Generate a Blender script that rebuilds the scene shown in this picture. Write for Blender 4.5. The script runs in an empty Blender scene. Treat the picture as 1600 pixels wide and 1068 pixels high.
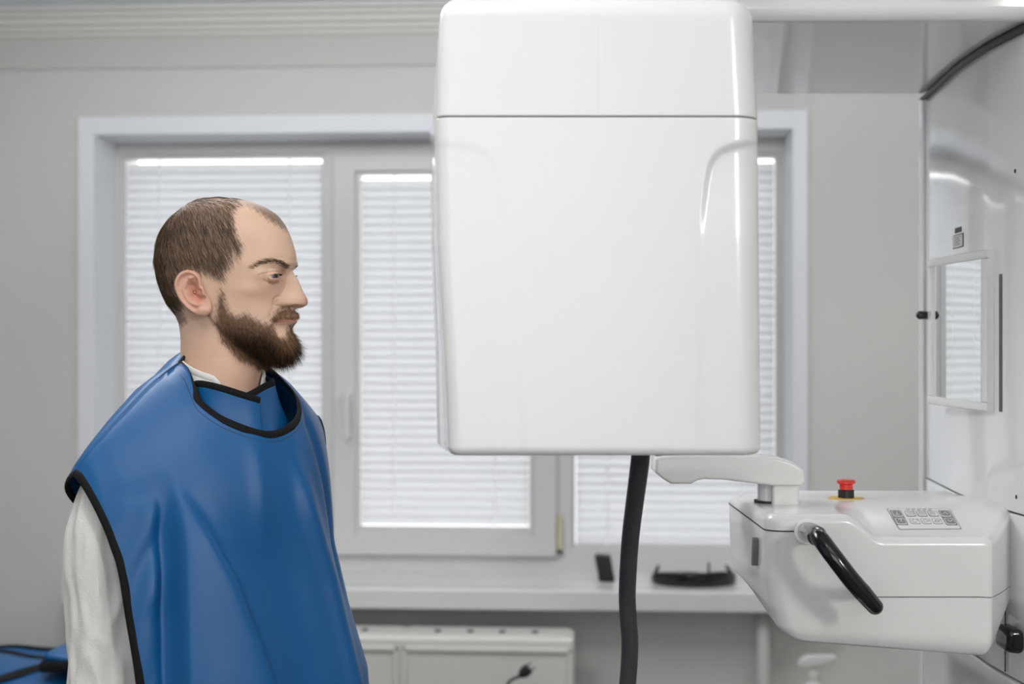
import bpy, bmesh, math, random
import numpy as np
from mathutils import Vector, Matrix

rng = np.random.default_rng(7)
random.seed(7)
C = bpy.context.scene.collection
SC = bpy.context.scene
F_PX = 2222.0
CAM_Z = 1.54
WALL_Y = 4.5
TH = math.radians(3.43)

# ------------------------------------------------------------------ camera, world, lights, exposure
cam_d = bpy.data.cameras.new('camera')
cam = bpy.data.objects.new('camera', cam_d); C.objects.link(cam)
cam.location = (0, 0, CAM_Z); cam.rotation_euler = (math.pi/2, 0, 0)
cam_d.sensor_width = 36.0; cam_d.lens = 36.0*F_PX/1600.0
cam_d.clip_start = 0.05; cam_d.clip_end = 100
cam_d.dof.use_dof = True; cam_d.dof.focus_distance = 2.08; cam_d.dof.aperture_fstop = 3.4
SC.camera = cam
SC.view_settings.view_transform = 'Standard'
SC.view_settings.look = 'None'
SC.view_settings.exposure = 0.0
SC.view_settings.gamma = 1.0
SC.view_settings.use_curve_mapping = False

w = bpy.data.worlds.new('sky'); SC.world = w; w.use_nodes = True
bg = w.node_tree.nodes['Background']
bg.inputs[0].default_value = (0.97, 0.985, 1.0, 1); bg.inputs[1].default_value = 2.95

def area_light(name, loc, target, sx, sy, power, col=(1, 1, 1), spread=180):
    d = bpy.data.lights.new(name, 'AREA'); d.shape = 'RECTANGLE'; d.size = sx; d.size_y = sy
    d.energy = power; d.color = col; d.spread = math.radians(spread)
    o = bpy.data.objects.new(name, d); C.objects.link(o); o.location = loc
    v = Vector(target) - Vector(loc)
    o.rotation_euler = v.to_track_quat('-Z', 'Y').to_euler()
    return o
area_light('softbox_light', (1.95, -1.5, 2.35), (-0.1, 3.0, 1.9), 0.5, 0.5, 65, (1.0, 0.97, 0.94))
area_light('ceiling_fill_light', (-0.6, 1.2, 2.56), (-0.6, 1.2, 0), 1.1, 1.1, 8, (1.0, 0.99, 0.98))  # unseen ceiling fill for the room
area_light('ceiling_fill_light', (-1.0, 2.75, 2.56), (-1.0, 2.75, 0), 1.1, 0.5, 19, (1.0, 0.99, 0.98))  # this and the next are added to brighten the window wall
area_light('ceiling_fill_light', (1.25, 3.2, 2.56), (1.25, 3.2, 0), 0.7, 0.5, 10, (1.0, 0.99, 0.98))
area_light('front_fill_light', (-0.6, -2.2, 1.8), (-0.3, 2.3, 1.6), 2.4, 1.7, 34, (1.0, 0.985, 0.97))  # added fill from behind the camera, no opening there
area_light('bounce_fill', (0.3, 0.2, 1.97), (0.3, 0.2, 3.0), 0.9, 0.9, 14, (0.97, 0.985, 1.0))  # added upward fill that brightens the ceiling, no fixture
area_light('wall_top_fill', (-0.3, 3.25, 2.34), (-0.3, 3.6, 3.0), 2.4, 0.3, 14, (0.95, 0.975, 1.0))  # added fill for the ceiling edge and upper wall, no fixture

# ------------------------------------------------------------------ materials
def srgb(r, g, b):
    f = lambda c: (c/12.92 if c <= 0.04045 else ((c+0.055)/1.055)**2.4)
    return (f(r/255), f(g/255), f(b/255), 1)
def mat(name, col, rough=0.5, metal=0.0, spec=0.5, bump=0.0, bscale=60, var=0.0, vscale=6, coat=0.0, sheen=0.0, sss=0.0, attr=None, emit=None):
    m = bpy.data.materials.new(name); m.use_nodes = True
    nt = m.node_tree; b = nt.nodes['Principled BSDF']
    b.inputs['Base Color'].default_value = col
    b.inputs['Roughness'].default_value = rough; b.inputs['Metallic'].default_value = metal
    b.inputs['Specular IOR Level'].default_value = spec
    b.inputs['Coat Weight'].default_value = coat; b.inputs['Coat Roughness'].default_value = 0.06
    b.inputs['Sheen Weight'].default_value = sheen
    if sss:
        b.inputs['Subsurface Weight'].default_value = sss
        b.inputs['Subsurface Radius'].default_value = (1.0, 0.35, 0.2)
        b.inputs['Subsurface Scale'].default_value = 0.006
    tc = nt.nodes.new('ShaderNodeTexCoord')
    src = None
    if attr:
        a = nt.nodes.new('ShaderNodeAttribute'); a.attribute_name = attr; src = a.outputs['Color']
    if var > 0:
        n = nt.nodes.new('ShaderNodeTexNoise'); n.inputs['Scale'].default_value = vscale; n.inputs['Detail'].default_value = 4
        nt.links.new(tc.outputs['Object'], n.inputs['Vector'])
        mr = nt.nodes.new('ShaderNodeMapRange'); mr.inputs['To Min'].default_value = 1-var; mr.inputs['To Max'].default_value = 1+var
        nt.links.new(n.outputs['Fac'], mr.inputs['Value'])
        mx = nt.nodes.new('ShaderNodeVectorMath'); mx.operation = 'SCALE'
        if src is not None: nt.links.new(src, mx.inputs[0])
        else: mx.inputs[0].default_value = col[:3]
        nt.links.new(mr.outputs['Result'], mx.inputs['Scale']); src = mx.outputs['Vector']
    if src is not None: nt.links.new(src, b.inputs['Base Color'])
    if bump > 0:
        n = nt.nodes.new('ShaderNodeTexNoise'); n.inputs['Scale'].default_value = bscale; n.inputs['Detail'].default_value = 6
        nt.links.new(tc.outputs['Object'], n.inputs['Vector'])
        bp = nt.nodes.new('ShaderNodeBump'); bp.inputs['Strength'].default_value = bump; bp.inputs['Distance'].default_value = 0.002
        nt.links.new(n.outputs['Fac'], bp.inputs['Height']); nt.links.new(bp.outputs['Normal'], b.inputs['Normal'])
    if emit:
        b.inputs['Emission Color'].default_value = emit[0]; b.inputs['Emission Strength'].default_value = emit[1]
    return m
M = {}
M['wall'] = mat('painted_wall', srgb(198, 198, 195), 0.6, bump=0.15, bscale=90, var=0.015, vscale=3)
M['upper_band'] = mat('greyer_band', srgb(190, 190, 185), 0.6)
M['cornice'] = mat('plaster_cornice', srgb(205, 205, 199), 0.6)
M['ceiling'] = mat('ceiling_paint', srgb(228, 231, 236), 0.8)
M['floor'] = mat('floor_tile', srgb(70, 68, 66), 0.35, var=0.05, vscale=4)
M['pvc'] = mat('white_window_plastic', srgb(209, 209, 208), 0.3)
M['reveal'] = mat('reveal_paint', srgb(222, 224, 228), 0.5)
M['sill'] = mat('sill_plastic', srgb(214, 214, 212), 0.16, spec=0.6)
M['shell'] = mat('glossy_white_shell', srgb(231, 231, 230), 0.22, spec=0.5)
M['arm'] = mat('glossy_arm_shell', srgb(232, 232, 231), 0.07, spec=0.6)
M['shell2'] = mat('pale_grey_side_cover', srgb(205, 208, 210), 0.12, spec=0.8, coat=0.6)
M['column'] = mat('glossy_column_lacquer', srgb(232, 234, 235), 0.10, spec=0.7, coat=0.5)
M['box'] = mat('satin_white_cover', srgb(233, 232, 230), 0.22, spec=0.5, coat=0.2)
M['seam'] = mat('seam_shadow_gasket', srgb(120, 120, 118), 0.7)
M['darkseam'] = mat('dark_gasket', srgb(45, 45, 46), 0.6)
M['black'] = mat('glossy_black_plastic', srgb(22, 22, 23), 0.12, spec=0.6)
M['mblack'] = mat('matt_black_plastic', srgb(28, 28, 30), 0.5)
M['hose'] = mat('black_braided_sleeve', srgb(50, 52, 54), 0.45, bump=0.9, bscale=700, var=0.5, vscale=500)
M['chrome'] = mat('brushed_metal', srgb(170, 170, 170), 0.22, metal=1.0)
M['red'] = mat('red_plastic', srgb(214, 52, 44), 0.3)
M['yellow'] = mat('yellow_disc', srgb(226, 186, 84), 0.4)
M['print'] = mat('grey_print', srgb(132, 134, 130), 0.5)
M['printline'] = mat('thin_grey_print', srgb(150, 151, 150), 0.5)
M['panel'] = mat('keypad_foil', srgb(226, 226, 224), 0.35)
M['mirror'] = mat('mirror_silver', srgb(235, 238, 238), 0.02, metal=1.0)
M['radiator'] = mat('radiator_enamel', srgb(214, 214, 208), 0.35)
M['apron'] = mat('blue_coated_nylon', srgb(8, 84, 140), 0.42, spec=0.45, bump=0.10, bscale=1400, var=0.03, vscale=14, sheen=0.0)
M['trimtape'] = mat('black_binding_tape', srgb(14, 14, 16), 0.8, spec=0.25, bump=0.3, bscale=900)
M['cotton'] = mat('white_cotton', srgb(226, 225, 221), 0.85, bump=0.5, bscale=500, sheen=0.1)
M['trousers'] = mat('dark_trousers', srgb(50, 52, 60), 0.85)
M['shoe'] = mat('shoe_leather', srgb(40, 36, 34), 0.4)
M['skin'] = mat('skin', srgb(214, 170, 145), 0.5, spec=0.4, bump=0.18, bscale=700, sss=0.25, attr='Col')
M['hair'] = mat('hair_strands', srgb(80, 60, 46), 0.75, spec=0.15, attr='Col')
M['eye'] = mat('eyeball_surface', srgb(225, 215, 210), 0.08, attr='Col', spec=0.6)
M['dispenser'] = mat('white_dispenser', srgb(215, 215, 212), 0.35)
M['wood'] = mat('table_laminate', srgb(205, 203, 198), 0.4)
M['beige'] = mat('beige_hinge_cover', srgb(205, 198, 165), 0.5)
M['cord'] = mat('white_cord', srgb(252, 252, 252), 0.6)
M['led'] = mat('fill_lamp_diffuser', srgb(240, 240, 240), 0.5, emit=((1, 0.99, 0.98, 1), 1.0))  # glowing face of the added ceiling lamps
# blind slats let daylight through
m = bpy.data.materials.new('translucent_slat'); m.use_nodes = True; nt = m.node_tree
nt.nodes.remove(nt.nodes['Principled BSDF']); out = nt.nodes['Material Output']
d_ = nt.nodes.new('ShaderNodeBsdfDiffuse'); d_.inputs[0].default_value = srgb(232, 232, 233)
t_ = nt.nodes.new('ShaderNodeBsdfTranslucent'); t_.inputs[0].default_value = srgb(220, 222, 225)
mx = nt.nodes.new('ShaderNodeMixShader'); mx.inputs[0].default_value = 0.38
nt.links.new(d_.outputs[0], mx.inputs[1]); nt.links.new(t_.outputs[0], mx.inputs[2]); nt.links.new(mx.outputs[0], out.inputs[0])
M['slat'] = m
m = bpy.data.materials.new('window_glass'); m.use_nodes = True; nt = m.node_tree
nt.nodes.remove(nt.nodes['Principled BSDF']); out = nt.nodes['Material Output']
tr = nt.nodes.new('ShaderNodeBsdfTransparent'); gl = nt.nodes.new('ShaderNodeBsdfGlossy'); gl.inputs['Roughness'].default_value = 0.01
lw = nt.nodes.new('ShaderNodeFresnel'); lw.inputs[0].default_value = 1.45
mx = nt.nodes.new('ShaderNodeMixShader')
nt.links.new(lw.outputs[0], mx.inputs[0]); nt.links.new(tr.outputs[0], mx.inputs[1]); nt.links.new(gl.outputs[0], mx.inputs[2]); nt.links.new(mx.outputs[0], out.inputs[0])
M['glass'] = m

# ------------------------------------------------------------------ helpers
ORG = {}
def mk(name, V, Fc, m, parent=None, smooth=True, org=None, mods=()):
    """one mesh object from world-space vertices"""
    V = np.asarray(V, float).reshape(-1, 3)
    if org is None:
        if parent is not None: org = ORG[parent.name]
        else:
            lo, hi = V.min(0), V.max(0); org = np.array([(lo[0]+hi[0])/2, (lo[1]+hi[1])/2, lo[2]])
    org = np.asarray(org, float)
    me = bpy.data.meshes.new(name)
    if isinstance(Fc, np.ndarray) and Fc.ndim == 2:
        n, k = Fc.shape
        me.vertices.add(len(V)); me.vertices.foreach_set('co', (V-org).astype(np.float32).ravel())
        me.loops.add(n*k); me.loops.foreach_set('vertex_index', Fc.astype(np.int32).ravel())
        me.polygons.add(n); me.polygons.foreach_set('loop_start', np.arange(0, n*k, k, dtype=np.int32))
        me.update(calc_edges=True); me.validate()
    else:
        me.from_pydata((V-org).tolist(), [], [list(map(int, f)) for f in Fc]); me.update()
    if not (isinstance(Fc, np.ndarray) and Fc.ndim == 2):
        bmm = bmesh.new(); bmm.from_mesh(me); bmesh.ops.recalc_face_normals(bmm, faces=bmm.faces); bmm.to_mesh(me); bmm.free()
    if smooth:
        me.polygons.foreach_set('use_smooth', [True]*len(me.polygons))
        if not mods: me.set_sharp_from_angle(angle=math.radians(42))
    me.materials.append(m)
    o = bpy.data.objects.new(name, me); C.objects.link(o)
    ORG[o.name] = org
    if parent is not None:
        o.parent = parent; o.location = org - ORG[parent.name]
    else: o.location = org
    for md in mods: md(o)
    return o
def bevel(wd, seg=3, ang=30):
    def f(o):
        b = o.modifiers.new('bevel', 'BEVEL'); b.width = wd; b.segments = seg; b.limit_method = 'ANGLE'; b.angle_limit = math.radians(ang); b.harden_normals = False
        n = o.modifiers.new('wn', 'WEIGHTED_NORMAL'); n.keep_sharp = False; n.weight = 80
    return f
def solid(t, off=-1):
    def f(o):
        s = o.modifiers.new('solid', 'SOLIDIFY'); s.thickness = t; s.offset = off
    return f
def thing(name, loc, label, cat, group=None):
    o = bpy.data.objects.new(name, None); C.objects.link(o); o.location = loc; o.empty_display_size = 0.05
    ORG[o.name] = np.array(loc, float)
    return tag(o, label, cat, group)
def tag(o, label, cat, group=None):
    o['label'] = label; o['category'] = cat
    if group: o['group'] = group
    return o
def struct(o):
    o['kind'] = 'structure'; return o
def join(parts):
    V, Fs, n = [], [], 0
    for v, f in parts:
        v = np.asarray(v, float).reshape(-1, 3); V.append(v); Fs += [[i+n for i in q] for q in f]; n += len(v)
    return np.concatenate(V), Fs
def box(x0, x1, y0, y1, z0, z1, xf=None):
    v = np.array([(x, y, z) for z in (z0, z1) for y in (y0, y1) for x in (x0, x1)], float)
    f = [(0, 2, 3, 1), (4, 5, 7, 6), (0, 1, 5, 4), (1, 3, 7, 5), (3, 2, 6, 7), (2, 0, 4, 6)]
    return (xf(v) if xf else v), f
def loft(rings, cap0=True, cap1=True, closed=True):
    n = len(rings[0]); V = np.concatenate([np.asarray(r, float) for r in rings]); f = []
    for k in range(len(rings)-1):
        for i in range(n if closed else n-1):
            j = (i+1) % n
            f.append((k*n+i, k*n+j, (k+1)*n+j, (k+1)*n+i))
    if cap0: f.append(tuple(range(n-1, -1, -1)))
    if cap1: f.append(tuple(range((len(rings)-1)*n, len(rings)*n)))
    return V, f
def frames(P):
    P = np.asarray(P, float); T = np.gradient(P, axis=0); T /= np.linalg.norm(T, axis=1)[:, None]
    u = np.cross(T[0], (0, 0, 1.0));
    if np.linalg.norm(u) < 1e-3: u = np.cross(T[0], (1.0, 0, 0))
    u /= np.linalg.norm(u); U = [u]
    for k in range(1, len(P)):
        u = U[-1]-T[k]*np.dot(U[-1], T[k]); u /= np.linalg.norm(u); U.append(u)
    U = np.array(U); W = np.cross(T, U); return T, U, W
def tube(P, r, n=16, ry=None, caps=True, U=None):
    P = np.asarray(P, float); T, U_, W_ = frames(P)
    if U is not None:
        U_ = np.asarray(U, float); U_ = U_-T*np.sum(U_*T, 1)[:, None]; U_ /= np.linalg.norm(U_, axis=1)[:, None]; W_ = np.cross(T, U_)
    r = np.broadcast_to(np.asarray(r, float), (len(P),)); ry = r if ry is None else np.broadcast_to(np.asarray(ry, float), (len(P),))
    a = np.linspace(0, 2*math.pi, n, endpoint=False)
    rings = [P[k]+np.outer(np.cos(a), U_[k])*r[k]+np.outer(np.sin(a), W_[k])*ry[k] for k in range(len(P))]
    return loft(rings, caps, caps)
def spline(P, n):
    """Catmull-Rom through points, n samples evenly in chord length"""
    P = np.asarray(P, float); d = np.r_[0, np.cumsum(np.linalg.norm(np.diff(P, axis=0), axis=1))]
    Q = np.vstack([2*P[0]-P[1], P, 2*P[-1]-P[-2]]); out = []
    for s in np.linspace(0, d[-1], n):
        i = min(max(np.searchsorted(d, s, side='right')-1, 0), len(P)-2); t = (s-d[i])/max(d[i+1]-d[i], 1e-9)
        p0, p1, p2, p3 = Q[i], Q[i+1], Q[i+2], Q[i+3]
        out.append(0.5*((2*p1)+(-p0+p2)*t+(2*p0-5*p1+4*p2-p3)*t*t+(-p0+3*p1-3*p2+p3)*t**3))
    return np.array(out)
def capped(P, r, k=6):
    """add rounded ends to a tube path: returns path, radii"""
    P = np.asarray(P, float); a = P[0]-P[1]; a /= np.linalg.norm(a); b = P[-1]-P[-2]; b /= np.linalg.norm(b)
    r = np.broadcast_to(np.asarray(r, float), (len(P),)).copy()
    th = np.linspace(0, math.pi/2*0.97, k)[1:]
    A = [P[0]+a*r[0]*math.sin(t) for t in th][::-1]; ra = [r[0]*math.cos(t) for t in th][::-1]
    B = [P[-1]+b*r[-1]*math.sin(t) for t in th]; rb = [r[-1]*math.cos(t) for t in th]
    return np.vstack([A, P, B]), np.r_[ra, r, rb]
def round_poly(pts, rad, seg=8, space=None):
    """closed 2-D outline with rounded corners; optional even resampling"""
    pts = [np.array(p, float) for p in pts]; out = []; n = len(pts)
    rad = [rad]*n if np.isscalar(rad) else rad
    for i in range(n):
        p, a, b = pts[i], pts[i-1], pts[(i+1) % n]
        u = (a-p)/np.linalg.norm(a-p); v = (b-p)/np.linalg.norm(b-p)
        if rad[i] <= 0: out.append(p); continue
        ang = math.acos(np.clip(np.dot(u, v), -1, 1)); t = rad[i]/math.tan(ang/2)
        t = min(t, 0.49*np.linalg.norm(a-p), 0.49*np.linalg.norm(b-p)); r = t*math.tan(ang/2)
        c = p+(u+v)/np.linalg.norm(u+v)*r/math.sin(ang/2)
        s, e = p+u*t-c, p+v*t-c; a0 = math.atan2(s[1], s[0]); a1 = math.atan2(e[1], e[0]); da = (a1-a0+math.pi) % (2*math.pi)-math.pi
        for k in range(seg+1):
            q = a0+da*k/seg; out.append(c+r*np.array([math.cos(q), math.sin(q)]))
    out = np.array(out)
    if space:
        res = []
        for i in range(len(out)):
            a, b = out[i], out[(i+1) % len(out)]; k = max(1, int(np.linalg.norm(b-a)/space))
            for j in range(k): res.append(a+(b-a)*j/k)
        out = np.array(res)
    return out
def inset2(P, d):
    nx = np.roll(P, -1, 0); pv = np.roll(P, 1, 0)
    e1 = P-pv; e2 = nx-P
    e1 /= np.maximum(np.linalg.norm(e1, axis=1), 1e-9)[:, None]; e2 /= np.maximum(np.linalg.norm(e2, axis=1), 1e-9)[:, None]
    t = e1+e2; t /= np.linalg.norm(t, axis=1)[:, None]
    area = np.sum(P[:, 0]*nx[:, 1]-nx[:, 0]*P[:, 1])
    nrm = np.stack([-t[:, 1], t[:, 0]], 1)*(1 if area > 0 else -1)
    return P+nrm*d
def prism(P, h0, h1, r0=0.0, r1=0.0, nh=1, seg=6, axes=(0, 1, 2)):
    """closed outline P extruded from h0 to h1 with rounded rims"""
    lv = []
    if r0 > 0:
        for k in range(seg): t = k/seg*math.pi/2; lv.append((h0+r0*(1-math.sin(t)), r0*(1-math.cos(t)))) if False else lv.append((h0+r0-r0*math.cos(t), r0-r0*math.sin(t)))
        lv.append((h0+r0, 0))
    else: lv.append((h0, 0))
    for k in range(1, nh): lv.append((h0+r0+(h1-r1-h0-r0)*k/nh, 0))
    if r1 > 0:
        for k in range(seg+1): t = k/seg*math.pi/2; lv.append((h1-r1+r1*math.sin(t), r1-r1*math.cos(t)))
    else: lv.append((h1, 0))
    rings = []
    for h, d in lv:
        Q = inset2(P, d) if d > 0 else P
        R = np.zeros((len(P), 3)); R[:, axes[0]] = Q[:, 0]; R[:, axes[1]] = Q[:, 1]; R[:, axes[2]] = h
        rings.append(R)
    return loft(rings)
def lathe(prof, n=32, c=(0, 0, 0)):
    a = np.linspace(0, 2*math.pi, n, endpoint=False)
    return loft([np.stack([c[0]+r*np.cos(a), c[1]+r*np.sin(a), np.full(n, c[2]+z)], 1) for r, z in prof])
def sm(x): x = np.clip(x, 0, 1); return x*x*(3-2*x)
def P3(px, py, d): return np.array([(px-800)/F_PX*d, d, CAM_Z+(534-py)/F_PX*d])
def sdist(px, py, poly):
    """distance from points to an open polyline"""
    poly = np.asarray(poly, float); best = np.full(np.shape(px), 1e9)
    for a, b in zip(poly[:-1], poly[1:]):
        d = b-a; L = d@d; t = np.clip(((px-a[0])*d[0]+(py-a[1])*d[1])/max(L, 1e-12), 0, 1)
        best = np.minimum(best, np.hypot(px-a[0]-t*d[0], py-a[1]-t*d[1]))
    return best
def inpoly(px, py, poly):
    poly = np.asarray(poly, float); c = np.zeros(np.shape(px), bool); j = len(poly)-1
    for i in range(len(poly)):
        xi, yi = poly[i]; xj, yj = poly[j]
        if yi != yj:
            c ^= ((yi > py) != (yj > py)) & (px < (xj-xi)*(py-yi)/(yj-yi)+xi)
        j = i
    return c

# ------------------------------------------------------------------ the room (built along the window wall, turned by TH)
c_, s_ = math.cos(TH), math.sin(TH)
def RM(v):
    v = np.asarray(v, float).reshape(-1, 3)
    return np.stack([v[:, 0]*c_+v[:, 1]*s_, WALL_Y-v[:, 0]*s_+v[:, 1]*c_, v[:, 2]], 1)
def rx(px, yr):
    t = (px-800)/F_PX; return (t*(WALL_Y+yr*c_)-yr*s_)/(c_+t*s_)
def rdepth(x, yr): return WALL_Y-x*s_+yr*c_
def rz(py, x, yr): return CAM_Z+(534-py)/F_PX*rdepth(x, yr)
def rbox(x0, x1, y0, y1, z0, z1): return box(x0, x1, y0, y1, z0, z1, RM)
XL, XR, YB = -2.7, 2.3, -6.9
CEIL = 2.605
OX0, OX1, OZ0, OZ1 = rx(146, 0), rx(1241, 0), 0.755, 2.212      # window opening in the wall
WD = 0.2                                                         # depth of the reveal
struct(mk('floor', *rbox(XL-0.1, XR+0.1, YB-0.1, 0.5, -0.1, 0), M['floor'], smooth=False))
struct(mk('ceiling', *rbox(XL-0.1, XR+0.1, YB-0.1, 0.5, CEIL, CEIL+0.1), M['ceiling'], smooth=False))
struct(mk('wall_back', *join([rbox(XL, OX0, 0, 0.45, 0, CEIL), rbox(OX1, XR, 0, 0.45, 0, CEIL),
      rbox(OX0, OX1, 0, 0.45, 0, OZ0), rbox(OX0, OX1, 0, 0.45, OZ1, CEIL)]), M['wall'], smooth=False))
struct(mk('wall_left', *rbox(XL-0.1, XL, YB, 0.5, 0, CEIL), M['wall'], smooth=False))
struct(mk('wall_right', *rbox(XR, XR+0.1, YB, 0.5, 0, CEIL), M['wall'], smooth=False))
struct(mk('wall_front', *rbox(XL, XR, YB-0.1, YB, 0, CEIL), M['wall'], smooth=False))
def ext(prof, x0, x1):           # profile (y, z) run along the wall
    P = np.array(prof, float)
    return loft([RM(np.c_[np.full(len(P), x0), P]), RM(np.c_[np.full(len(P), x1), P])])
struct(mk('trim_1', *ext([(0, CEIL), (-0.075, CEIL), (-0.075, CEIL-0.012), (-0.06, CEIL-0.016), (-0.06, CEIL-0.028), (-0.048, CEIL-0.034), (-0.046, CEIL-0.05), (-0.034, CEIL-0.056),
      (-0.03, CEIL-0.07), (-0.02, CEIL-0.074), (-0.02, CEIL-0.086), (0, CEIL-0.086)], XL, XR), M['cornice'], smooth=False))
struct(mk('trim_2', *rbox(XL, XR, -0.01, 0, 2.418, CEIL-0.086), M['upper_band'], smooth=False))  # thin flat band under the cornice, slightly greyer than the wall
struct(mk('baseboard_back', *rbox(XL, XR, -0.015, 0, 0, 0.08), M['pvc'], smooth=False))

# window: casing, reveal lining, frame, sash, glazing, sill
win = struct(thing('window_1', RM((0, WD, OZ0))[0], '', '')); del win['label']; del win['category']
CX0, CX1, CZ1 = rx(124, 0), rx(1261, 0), 2.262
mk('casing', *join([rbox(CX0, OX0, -0.012, 0.0, OZ0, CZ1), rbox(OX1, CX1, -0.012, 0.0, OZ0, CZ1), rbox(OX0, OX1, -0.012, 0.0, OZ1, CZ1)]), M['reveal'], win, False)
mk('reveal_lining', *join([rbox(OX0, OX0+0.006, -0.012, WD+0.1, OZ0, OZ1), rbox(OX1-0.006, OX1, -0.012, WD+0.1, OZ0, OZ1), rbox(OX0, OX1, -0.012, WD+0.1, OZ1-0.006, OZ1)]), M['reveal'], win, False)
def zz(py, px=700, y=WD): return rz(py, rx(px, y), y)
fx = lambda px: rx(px, WD)
ZB, ZT = 0.78, OZ1
def frame_with_holes(name, x0, x1, z0, z1, y0, y1, holes, m, parent, bv=0.006):
    """flat frame with rectangular holes built from bars"""
    parts = []; xs = sorted(holes, key=lambda h: h[0]); cur = x0
    for h in xs:
        parts.append(rbox(cur, h[0], y0, y1, z0, z1)); parts.append(rbox(h[0], h[1], y0, y1, z0, h[2])); parts.append(rbox(h[0], h[1], y0, y1, h[3], z1)); cur = h[1]
    parts.append(rbox(cur, x1, y0, y1, z0, z1))
    return mk(name, *join(parts), m, parent, False)
HL = (fx(187), fx(507), zz(862, 400), zz(240, 350)); HM = (fx(528), fx(866), zz(860, 700), zz(250, 700)); HR = (fx(893), fx(1219), zz(860, 1050), zz(240, 1050))
frame_with_holes('window_frame', OX0+0.006, OX1-0.006, ZB, ZT-0.006, WD, WD+0.07, [HL, HM, HR], M['pvc'], win)
SH = (fx(556), fx(835), zz(838, 700, WD-.02), zz(266, 700, WD-.02))
sash = frame_with_holes('opening_sash', fx(524), fx(869), zz(865, 700), zz(244, 700), WD-0.025, WD+0.045, [SH], M['pvc'], win)
def bead(name, H, gx, y0, y1, parent):
    frame_with_holes(name, H[0], H[1], H[2], H[3], y0, y1, [gx], M['pvc'], parent)
GL = (fx(194), fx(502), zz(855, 400), zz(247, 350)); GM = (fx(564), fx(827), zz(826, 700), zz(273, 700)); GR = (fx(899), fx(1212), zz(854, 1050), zz(247, 1050))
bead('glazing_bead', HL, GL, WD+0.012, WD+0.06, win); bead('glazing_bead', SH, GM, WD-0.008, WD+0.04, sash); bead('glazing_bead', HR, GR, WD+0.012, WD+0.06, win)
for G, yg in ((GL, WD+0.062), (GM, WD+0.042), (GR, WD+0.062)):
    mk('glass_pane', *rbox(G[0]-0.004, G[1]+0.004, yg, yg+0.004, G[2]-0.004, G[3]+0.004), M['glass'], win, False)
hx = fx(547)
hz = zz(650, 547)
hd = mk('window_handle', *join([rbox(hx-0.013, hx+0.013, WD-0.033, WD-0.025, hz+0.02, hz+0.09), rbox(hx-0.008, hx+0.008, WD-0.07, WD-0.03, hz+0.055, hz+0.075),
      rbox(hx-0.009, hx+0.009, WD-0.075, WD-0.06, hz-0.07, hz+0.075)]), M['pvc'], win, True, mods=[bevel(0.004)])
mk('hinge_cover', *rbox(fx(871), fx(878), WD-0.02, WD, zz(858, 875), zz(803, 875)), M['beige'], win, True, mods=[bevel(0.002)])
mk('hinge_pin', *rbox(fx(870), fx(879), WD-0.024, WD, zz(861, 875)-0.004, zz(861, 875)+0.007), M['mblack'], win, True, mods=[bevel(0.002)])
struct(mk('trim_3', *join([rbox(rx(100, -.1), rx(1330, -.1), -0.135, 0.0, 0.715, 0.78), rbox(OX0, OX1, 0.0, WD+0.01, 0.74, 0.78)]), M['sill'], mods=[bevel(0.008)]))

# venetian blinds
def blind(px0, px1, ytop, ybot, cords, yb, label, gap=0.018):
    zt, zb = ytop, ybot
    x0, x1 = fx(px0)+0.002, fx(px1)-0.002
    t = thing('venetian_blind', RM(((x0+x1)/2, yb, zb))[0], label, 'blind', 'white venetian blinds in the window')
    pitch = 0.0293; wd = 0.041; parts = []
    n = int((zt-gap-zb-0.014)/pitch)
    for k in range(n+1):
        zc = zt-gap-0.014-k*pitch
        frac = (zc-zb)/(zt-zb)
        tilt = math.radians(72-26*sm((0.16-frac)/0.1) + random.uniform(-1.5, 1.5))
        ps = []
        for i in range(7):
            q = (i/6-0.5); bow = 0.0035*(1-4*q*q)
            dy = q*wd*math.cos(tilt)-bow*math.sin(tilt); dz = q*wd*math.sin(tilt)+bow*math.cos(tilt)
            ps.append((yb+dy, zc+dz))
        a = np.array([(x0, y, z) for y, z in ps]); b = np.array([(x1, y+random.uniform(-.001, .001), z+random.uniform(-.0008, .0008)) for y, z in ps])
        parts.append(loft([RM(a), RM(b)], False, False, closed=False))
    s = mk('slats', *join(parts), M['slat'], t)
    mk('bottom_rail', *rbox(x0, x1, yb-0.008, yb+0.008, zb, zb+0.008), M['pvc'], t, True, mods=[bevel(0.002)])
    for cx in cords:
        x = fx(cx); P = np.array([(x+0.0004*math.sin(i*2.1), yb-0.0105+0.001*math.sin(i*0.8), zb+(zt-zb)*i/60) for i in range(61)])
        mk('ladder_cord', *tube(RM(P), [0.0015 if i % 2 else 0.0042 for i in range(61)], 6), M['cord'], t)
    for bx in (x0+0.012, x1-0.02):
        mk('bracket', *rbox(bx-0.012, bx+0.008, yb-0.016, yb-0.006, zt-0.001, zt+0.009), M['chrome'], t, False)
    return t
blind(194, 502, GL[3], GL[2], (246, 450), WD+0.036, 'white venetian blind in the left window pane, partly behind the man')
blind(564, 827, GM[3], GM[2], (616, 773), WD+0.018, 'white venetian blind in the middle opening sash with the handle')
blind(899, 1212, GR[3], GR[2], (949, 1158), WD+0.036, 'white venetian blind in the right pane, mostly behind the X-ray housing')

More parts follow.
